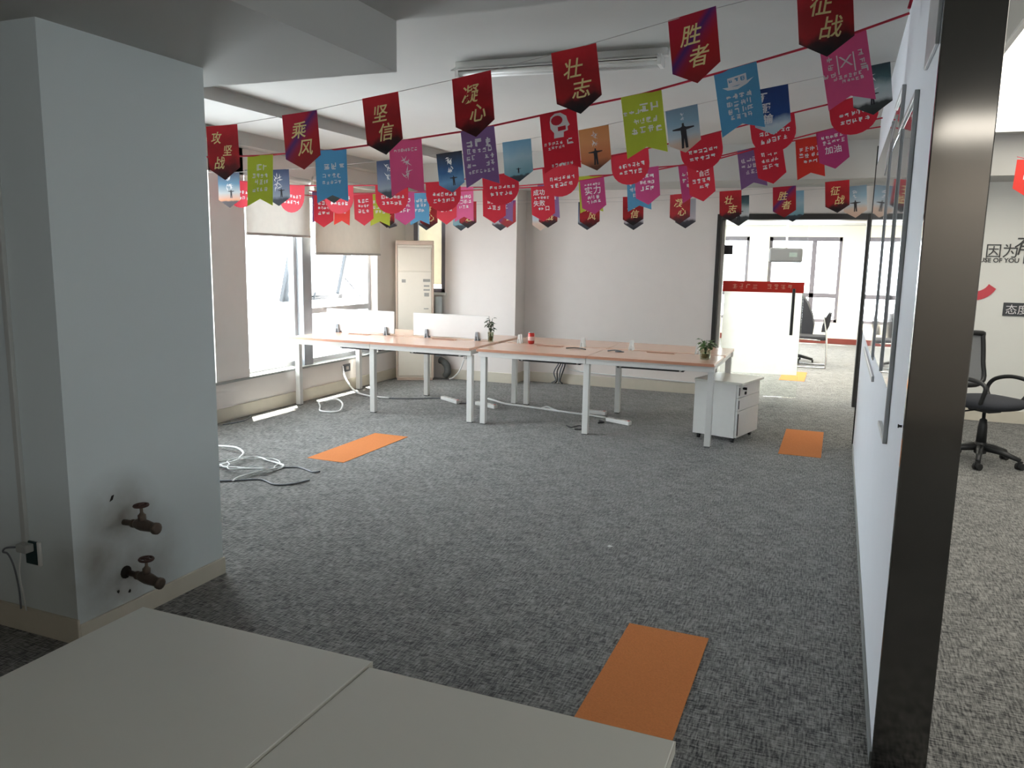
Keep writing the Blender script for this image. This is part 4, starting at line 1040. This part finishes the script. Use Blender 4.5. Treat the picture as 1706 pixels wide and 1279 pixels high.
def brush(seed, ink=None, box_=(-.06, .06, -.05, -.21)):
    """a few bold slanting brush strokes"""
    def f(fl, w, h):
        r = random.Random(seed); bm = NB()
        Hh = box_[2]-box_[3]; n = max(2, int(Hh/.045)); cell = Hh/n
        for c_ in range(n):
            cx = (box_[0]+box_[1])/2+(r.uniform(-.2, .2) if n > 2 else 0)*(box_[1]-box_[0]); cz = box_[2]-cell*(c_+.5)
            for i in range(7):
                x = cx+cell*r.uniform(-.38, .38); z = cz+cell*r.uniform(-.38, .38); L = cell*r.uniform(.45, .95); a = (.2, 1.45, 1.0, 2.2, .25, 1.5, 2.5)[i]+r.uniform(-.2, .2); tk = cell*r.uniform(.07, .11)
                c, s = math.cos(a), math.sin(a)
                prism(bm, [(x-c*L/2-s*tk*.3, z-s*L/2+c*tk*.3), (x-s*tk, z+c*tk), (x+c*L/2, z+s*L/2), (x+s*tk*.4, z-c*tk*.4)], 'y', -.0018, -.0012)
        obj('brush_lettering', bm, ink or INKW, fl)['kind'] = 'stuff'
    return f
def figure(cx, zt, s):
    """small standing figure printed in dark ink, arms spread"""
    return [(cx-.004*s, zt), (cx+.004*s, zt), (cx+.005*s, zt-.012*s), (cx+.012*s, zt-.016*s), (cx+.045*s, zt-.018*s), (cx+.045*s, zt-.023*s), (cx+.012*s, zt-.028*s), (cx+.012*s, zt-.05*s), (cx+.014*s, zt-.10*s), (cx+.003*s, zt-.10*s), (cx, zt-.06*s), (cx-.004*s, zt-.10*s), (cx-.014*s, zt-.10*s), (cx-.011*s, zt-.05*s), (cx-.012*s, zt-.028*s), (cx-.045*s, zt-.024*s), (cx-.045*s, zt-.019*s), (cx-.012*s, zt-.016*s), (cx-.005*s, zt-.012*s)]
def photo(seed, fig=None, chars=None, bx=(-.05, .05, -.03, -.16)):
    def f(fl, w, h):
        if chars:
            for i, c in enumerate(chars): text_obj(c, .062, INKW, fl, (-.05+.012*i, -.0018, -.055-.066*i), extrude=.0005, bold=.0014, shear=.15)
        elif seed is not None: brush(seed, None, bx)(fl, w, h)
        if fig: shape('printed_figure', figure(*fig), INKD, fl)
    return f
H1 = .30
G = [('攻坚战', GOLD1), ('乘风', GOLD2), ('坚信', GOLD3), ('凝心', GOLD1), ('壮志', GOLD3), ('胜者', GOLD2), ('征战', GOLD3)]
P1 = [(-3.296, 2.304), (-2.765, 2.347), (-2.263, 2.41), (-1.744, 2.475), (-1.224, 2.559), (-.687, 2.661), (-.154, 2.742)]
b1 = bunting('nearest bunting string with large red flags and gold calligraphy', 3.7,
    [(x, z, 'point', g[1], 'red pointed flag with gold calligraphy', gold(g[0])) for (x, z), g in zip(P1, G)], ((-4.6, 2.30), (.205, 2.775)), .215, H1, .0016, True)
bm = NB(); tube(bm, [(.205, 0, 2.76), (.19, -.01, 2.70), (.17, -.02, 2.60)], .007, 6); obj('ribbon_end', bm, CORD, b1)
P2 = [(-3.57, 2.228), (-3.021, 2.245), (-2.487, 2.285), (-2.009, 2.33), (-1.521, 2.403), (-1.054, 2.469), (-.576, 2.568), (-.08, 2.677)]
D2 = [(FLIME, 'lime green swallowtail flag with pale print', words([(-.08, .045, 2, .02), (-.13, .03, 4, 0), (-.17, .035, 3, .01), (-.22, .03, 4, 0)], 41)),
      (FBLUE, 'light blue swallowtail flag with white print', words([(-.10, .045, 3, .02), (-.16, .03, 4, 0), (-.20, .024, 5, 0)], 42)),
      (FPINK, 'pink swallowtail flag with white brush print', lambda fl, w, h: (put('lettering', pseudo([(-.06, .02, 7, 0)], 43, INKW, w), fl), brush(43, None, (-.07, .07, -.10, -.22))(fl, w, h))),
      (FPURP, 'purple swallowtail flag with white block print', words([(-.08, .05, 3, 0), (-.12, .03, 5, 0), (-.16, .03, 2, -.06), (-.16, .03, 2, .06), (-.20, .03, 2, -.06), (-.20, .03, 2, .06), (-.24, .022, 7, 0)], 44)),
      (FRED, 'red flag with a white head-shaped logo', head_logo),
      (FLIME, 'lime green swallowtail flag with white print', words([(-.075, .05, 2, .035), (-.09, .03, 3, -.06), (-.14, .03, 4, .01), (-.19, .038, 4, .01)], 45)),
      (FBLUE, 'light blue swallowtail flag with a white hat-shaped logo', hat_logo),
      (FPINK, 'pink swallowtail flag with a crossed-box logo', cross_logo)]
bunting('second bunting string with large lime, blue, pink and purple flags', 4.35,
    [(x, z, 'swallow', d_[0], d_[1], d_[2]) for (x, z), d_ in zip(P2, D2)], ((-4.9, 2.24), (.205, 2.76)), .215, .325, .006)
P3 = [(-4.809, 2.259), (-4.304, 2.269), (-3.78, 2.288), (-3.262, 2.316), (-2.747, 2.356), (-2.208, 2.421), (-1.645, 2.487), (-1.05, 2.587), (-.5, 2.68), (.07, 2.77)]
D3 = [('sunset', photo(51, (.02, -.14, .7))), ('navy', photo(52, (.03, -.15, .7))), ('teal', photo(53)), ('navy', photo(54)), ('night', photo(55, (.02, -.17, .7))), ('ice', photo(None, (0, -.19, .4))), ('orange', photo(57, (0, -.14, 1.1), None, (-.03, .04, -.03, -.13))), ('sky', photo(58, (.0, -.10, 1.6), None, (-.03, .03, -.03, -.08))), ('blue', photo(59, None, '不服输')), ('teal', photo(60, (.0, -.15, .8)))]
bunting('third bunting string printed with photo pictures of sky and figures', 5.45,
    [(x, z, 'point', PH[d_[0]], 'pointed flag printed with a photograph', d_[1]) for (x, z), d_ in zip(P3, D3)], ((-5.2, 2.27), (.205, 2.79)), .215, .29, .0016, True)
P4 = [(-5.15, 2.245), (-4.579, 2.198), (-4.091, 2.187), (-3.565, 2.185), (-3.081, 2.202), (-2.572, 2.25), (-2.069, 2.308), (-1.527, 2.389), (-1.013, 2.48), (-.526, 2.587), (-.018, 2.69)]
bunting('fourth bunting string of wide red flags with rounded bottoms', 6.0,
    [(x, z, 'round', FRED, 'red round-bottomed flag with white print', words([(-.10, .032, 6, .01), (-.15, .034, 5, 0)], 60+i)) for i, (x, z) in enumerate(P4)], ((-5.29, 2.27), (.205, 2.74)), .30, .24, .006)
P5 = [(-4.886, 2.175), (-4.426, 2.193), (-3.958, 2.198), (-3.498, 2.203), (-3.016, 2.218), (-2.54, 2.232), (-2.082, 2.292), (-1.601, 2.372), (-1.153, 2.395), (-.622, 2.526), (-.158, 2.632)]
W5 = [words([(-.07, .04, 3, 0), (-.12, .03, 4, 0), (-.17, .04, 3, 0)], 80+i) for i in range(11)]
W5[5] = legible([('成功', .055, -.035, -.05), ('失败', .055, -.035, -.145), ('口', .045, .04, -.195)], [(-.10, .026, 5, -.01), (-.195, .026, 2, -.02)], 3)
W5[6] = legible([('实力', .075, 0, -.10)], [(-.05, .022, 6, 0), (-.16, .036, 3, 0), (-.2, .03, 4, 0)], 4)
W5[8] = legible([('自己', .045, .03, -.085)], [(-.05, .026, 4, .02), (-.14, .036, 4, 0), (-.19, .04, 2, .02)], 5)
W5[10] = legible([('加油', .062, 0, -.16)], [(-.06, .03, 5, 0), (-.10, .03, 5, .01)], 6)
M5 = [FRED, FRED, FMAG, FRED, FRED, FRED, FMAG, FMAG, FRED, FRED, FMAG]
bunting('fifth bunting string of red and magenta pointed flags with white characters', 6.9,
    [(x, z, 'point', M5[i], 'red pointed flag with white characters', W5[i]) for i, (x, z) in enumerate(P5)], ((-5.29, 2.2), (.205, 2.70)), .22, .31, .006)
P6 = [(-5.15, 2.246), (-4.859, 2.228), (-4.41, 2.222), (-3.959, 2.234), (-3.467, 2.267), (-3.05, 2.261), (-2.6, 2.287), (-2.19, 2.349), (-1.74, 2.36), (-1.286, 2.437), (-.788, 2.542), (-.326, 2.613)]
M6 = [FPURP, FORNG, FLIME, FBLUE, FPINK, FPURP, FPURP, FLIME, FBLUE, FMAG, FPURP, FORNG]
bunting('sixth bunting string of small multicoloured swallowtail flags', 7.2,
    [(x, z, 'swallow', M6[i], 'small coloured swallowtail flag with white print', words([(-.09, .04, 4, 0), (-.14, .04, 4, 0), (-.19, .034, 3, 0)], 100+i)) for i, (x, z) in enumerate(P6)], ((-5.29, 2.26), (.205, 2.68)), .215, .33, .006)
P7 = [(-5.056, 2.22), (-4.492, 2.215), (-3.991, 2.217), (-3.509, 2.226), (-3.018, 2.228), (-2.547, 2.229), (-2.076, 2.251), (-1.584, 2.271), (-1.086, 2.297), (-.575, 2.33), (-.099, 2.374)]
G7 = ['坚信', '凝心', '壮志', '胜者', '征战', '乘风', '坚信', '凝心', '壮志', '胜者', '征战']
GM7 = [GOLD3, GOLD1, GOLD3, GOLD2, GOLD3, GOLD1, GOLD3, GOLD1, GOLD3, GOLD2, GOLD3]
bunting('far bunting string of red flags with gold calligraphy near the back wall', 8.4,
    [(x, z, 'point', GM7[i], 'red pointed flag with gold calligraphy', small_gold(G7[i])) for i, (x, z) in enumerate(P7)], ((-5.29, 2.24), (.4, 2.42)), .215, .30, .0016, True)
P8 = [(-5.15, 2.219), (-4.718, 2.215), (-4.26, 2.212), (-3.74, 2.215), (-3.249, 2.218), (-2.683, 2.227), (-2.157, 2.229), (-1.595, 2.249), (-1.048, 2.275), (-.516, 2.317), (.064, 2.357)]
K8 = ['snow', 'navy', 'ice', 'snow', 'sky', 'navy', 'snow', 'snow', 'teal', 'ice', 'sky']
bunting('farthest bunting string printed with photo pictures before the back wall', 8.77,
    [(x, z, 'point', PH[K8[i]], 'pointed flag printed with a photograph', photo(120+i, (0, -.14, 1.1) if i in (10, 8) else None, None, (-.05, .05, -.04, -.12))) for i, (x, z) in enumerate(P8)], ((-5.29, 2.445), (.6, 2.45)), .215, .31, .0016, True)
b9 = bunting('short bunting string with red flags in the right hand room', 7.9,
    [(1.39, 2.47, 'point', FORNG, 'red pointed flag', words([(-.08, .05, 2, 0), (-.14, .05, 2, 0)], 140)), (1.9, 2.47, 'point', FORNG, 'red pointed flag', words([(-.08, .05, 2, 0), (-.14, .05, 2, 0)], 141))], ((1.28, 2.50), (5.75, 2.55)), .215, .30, .003)
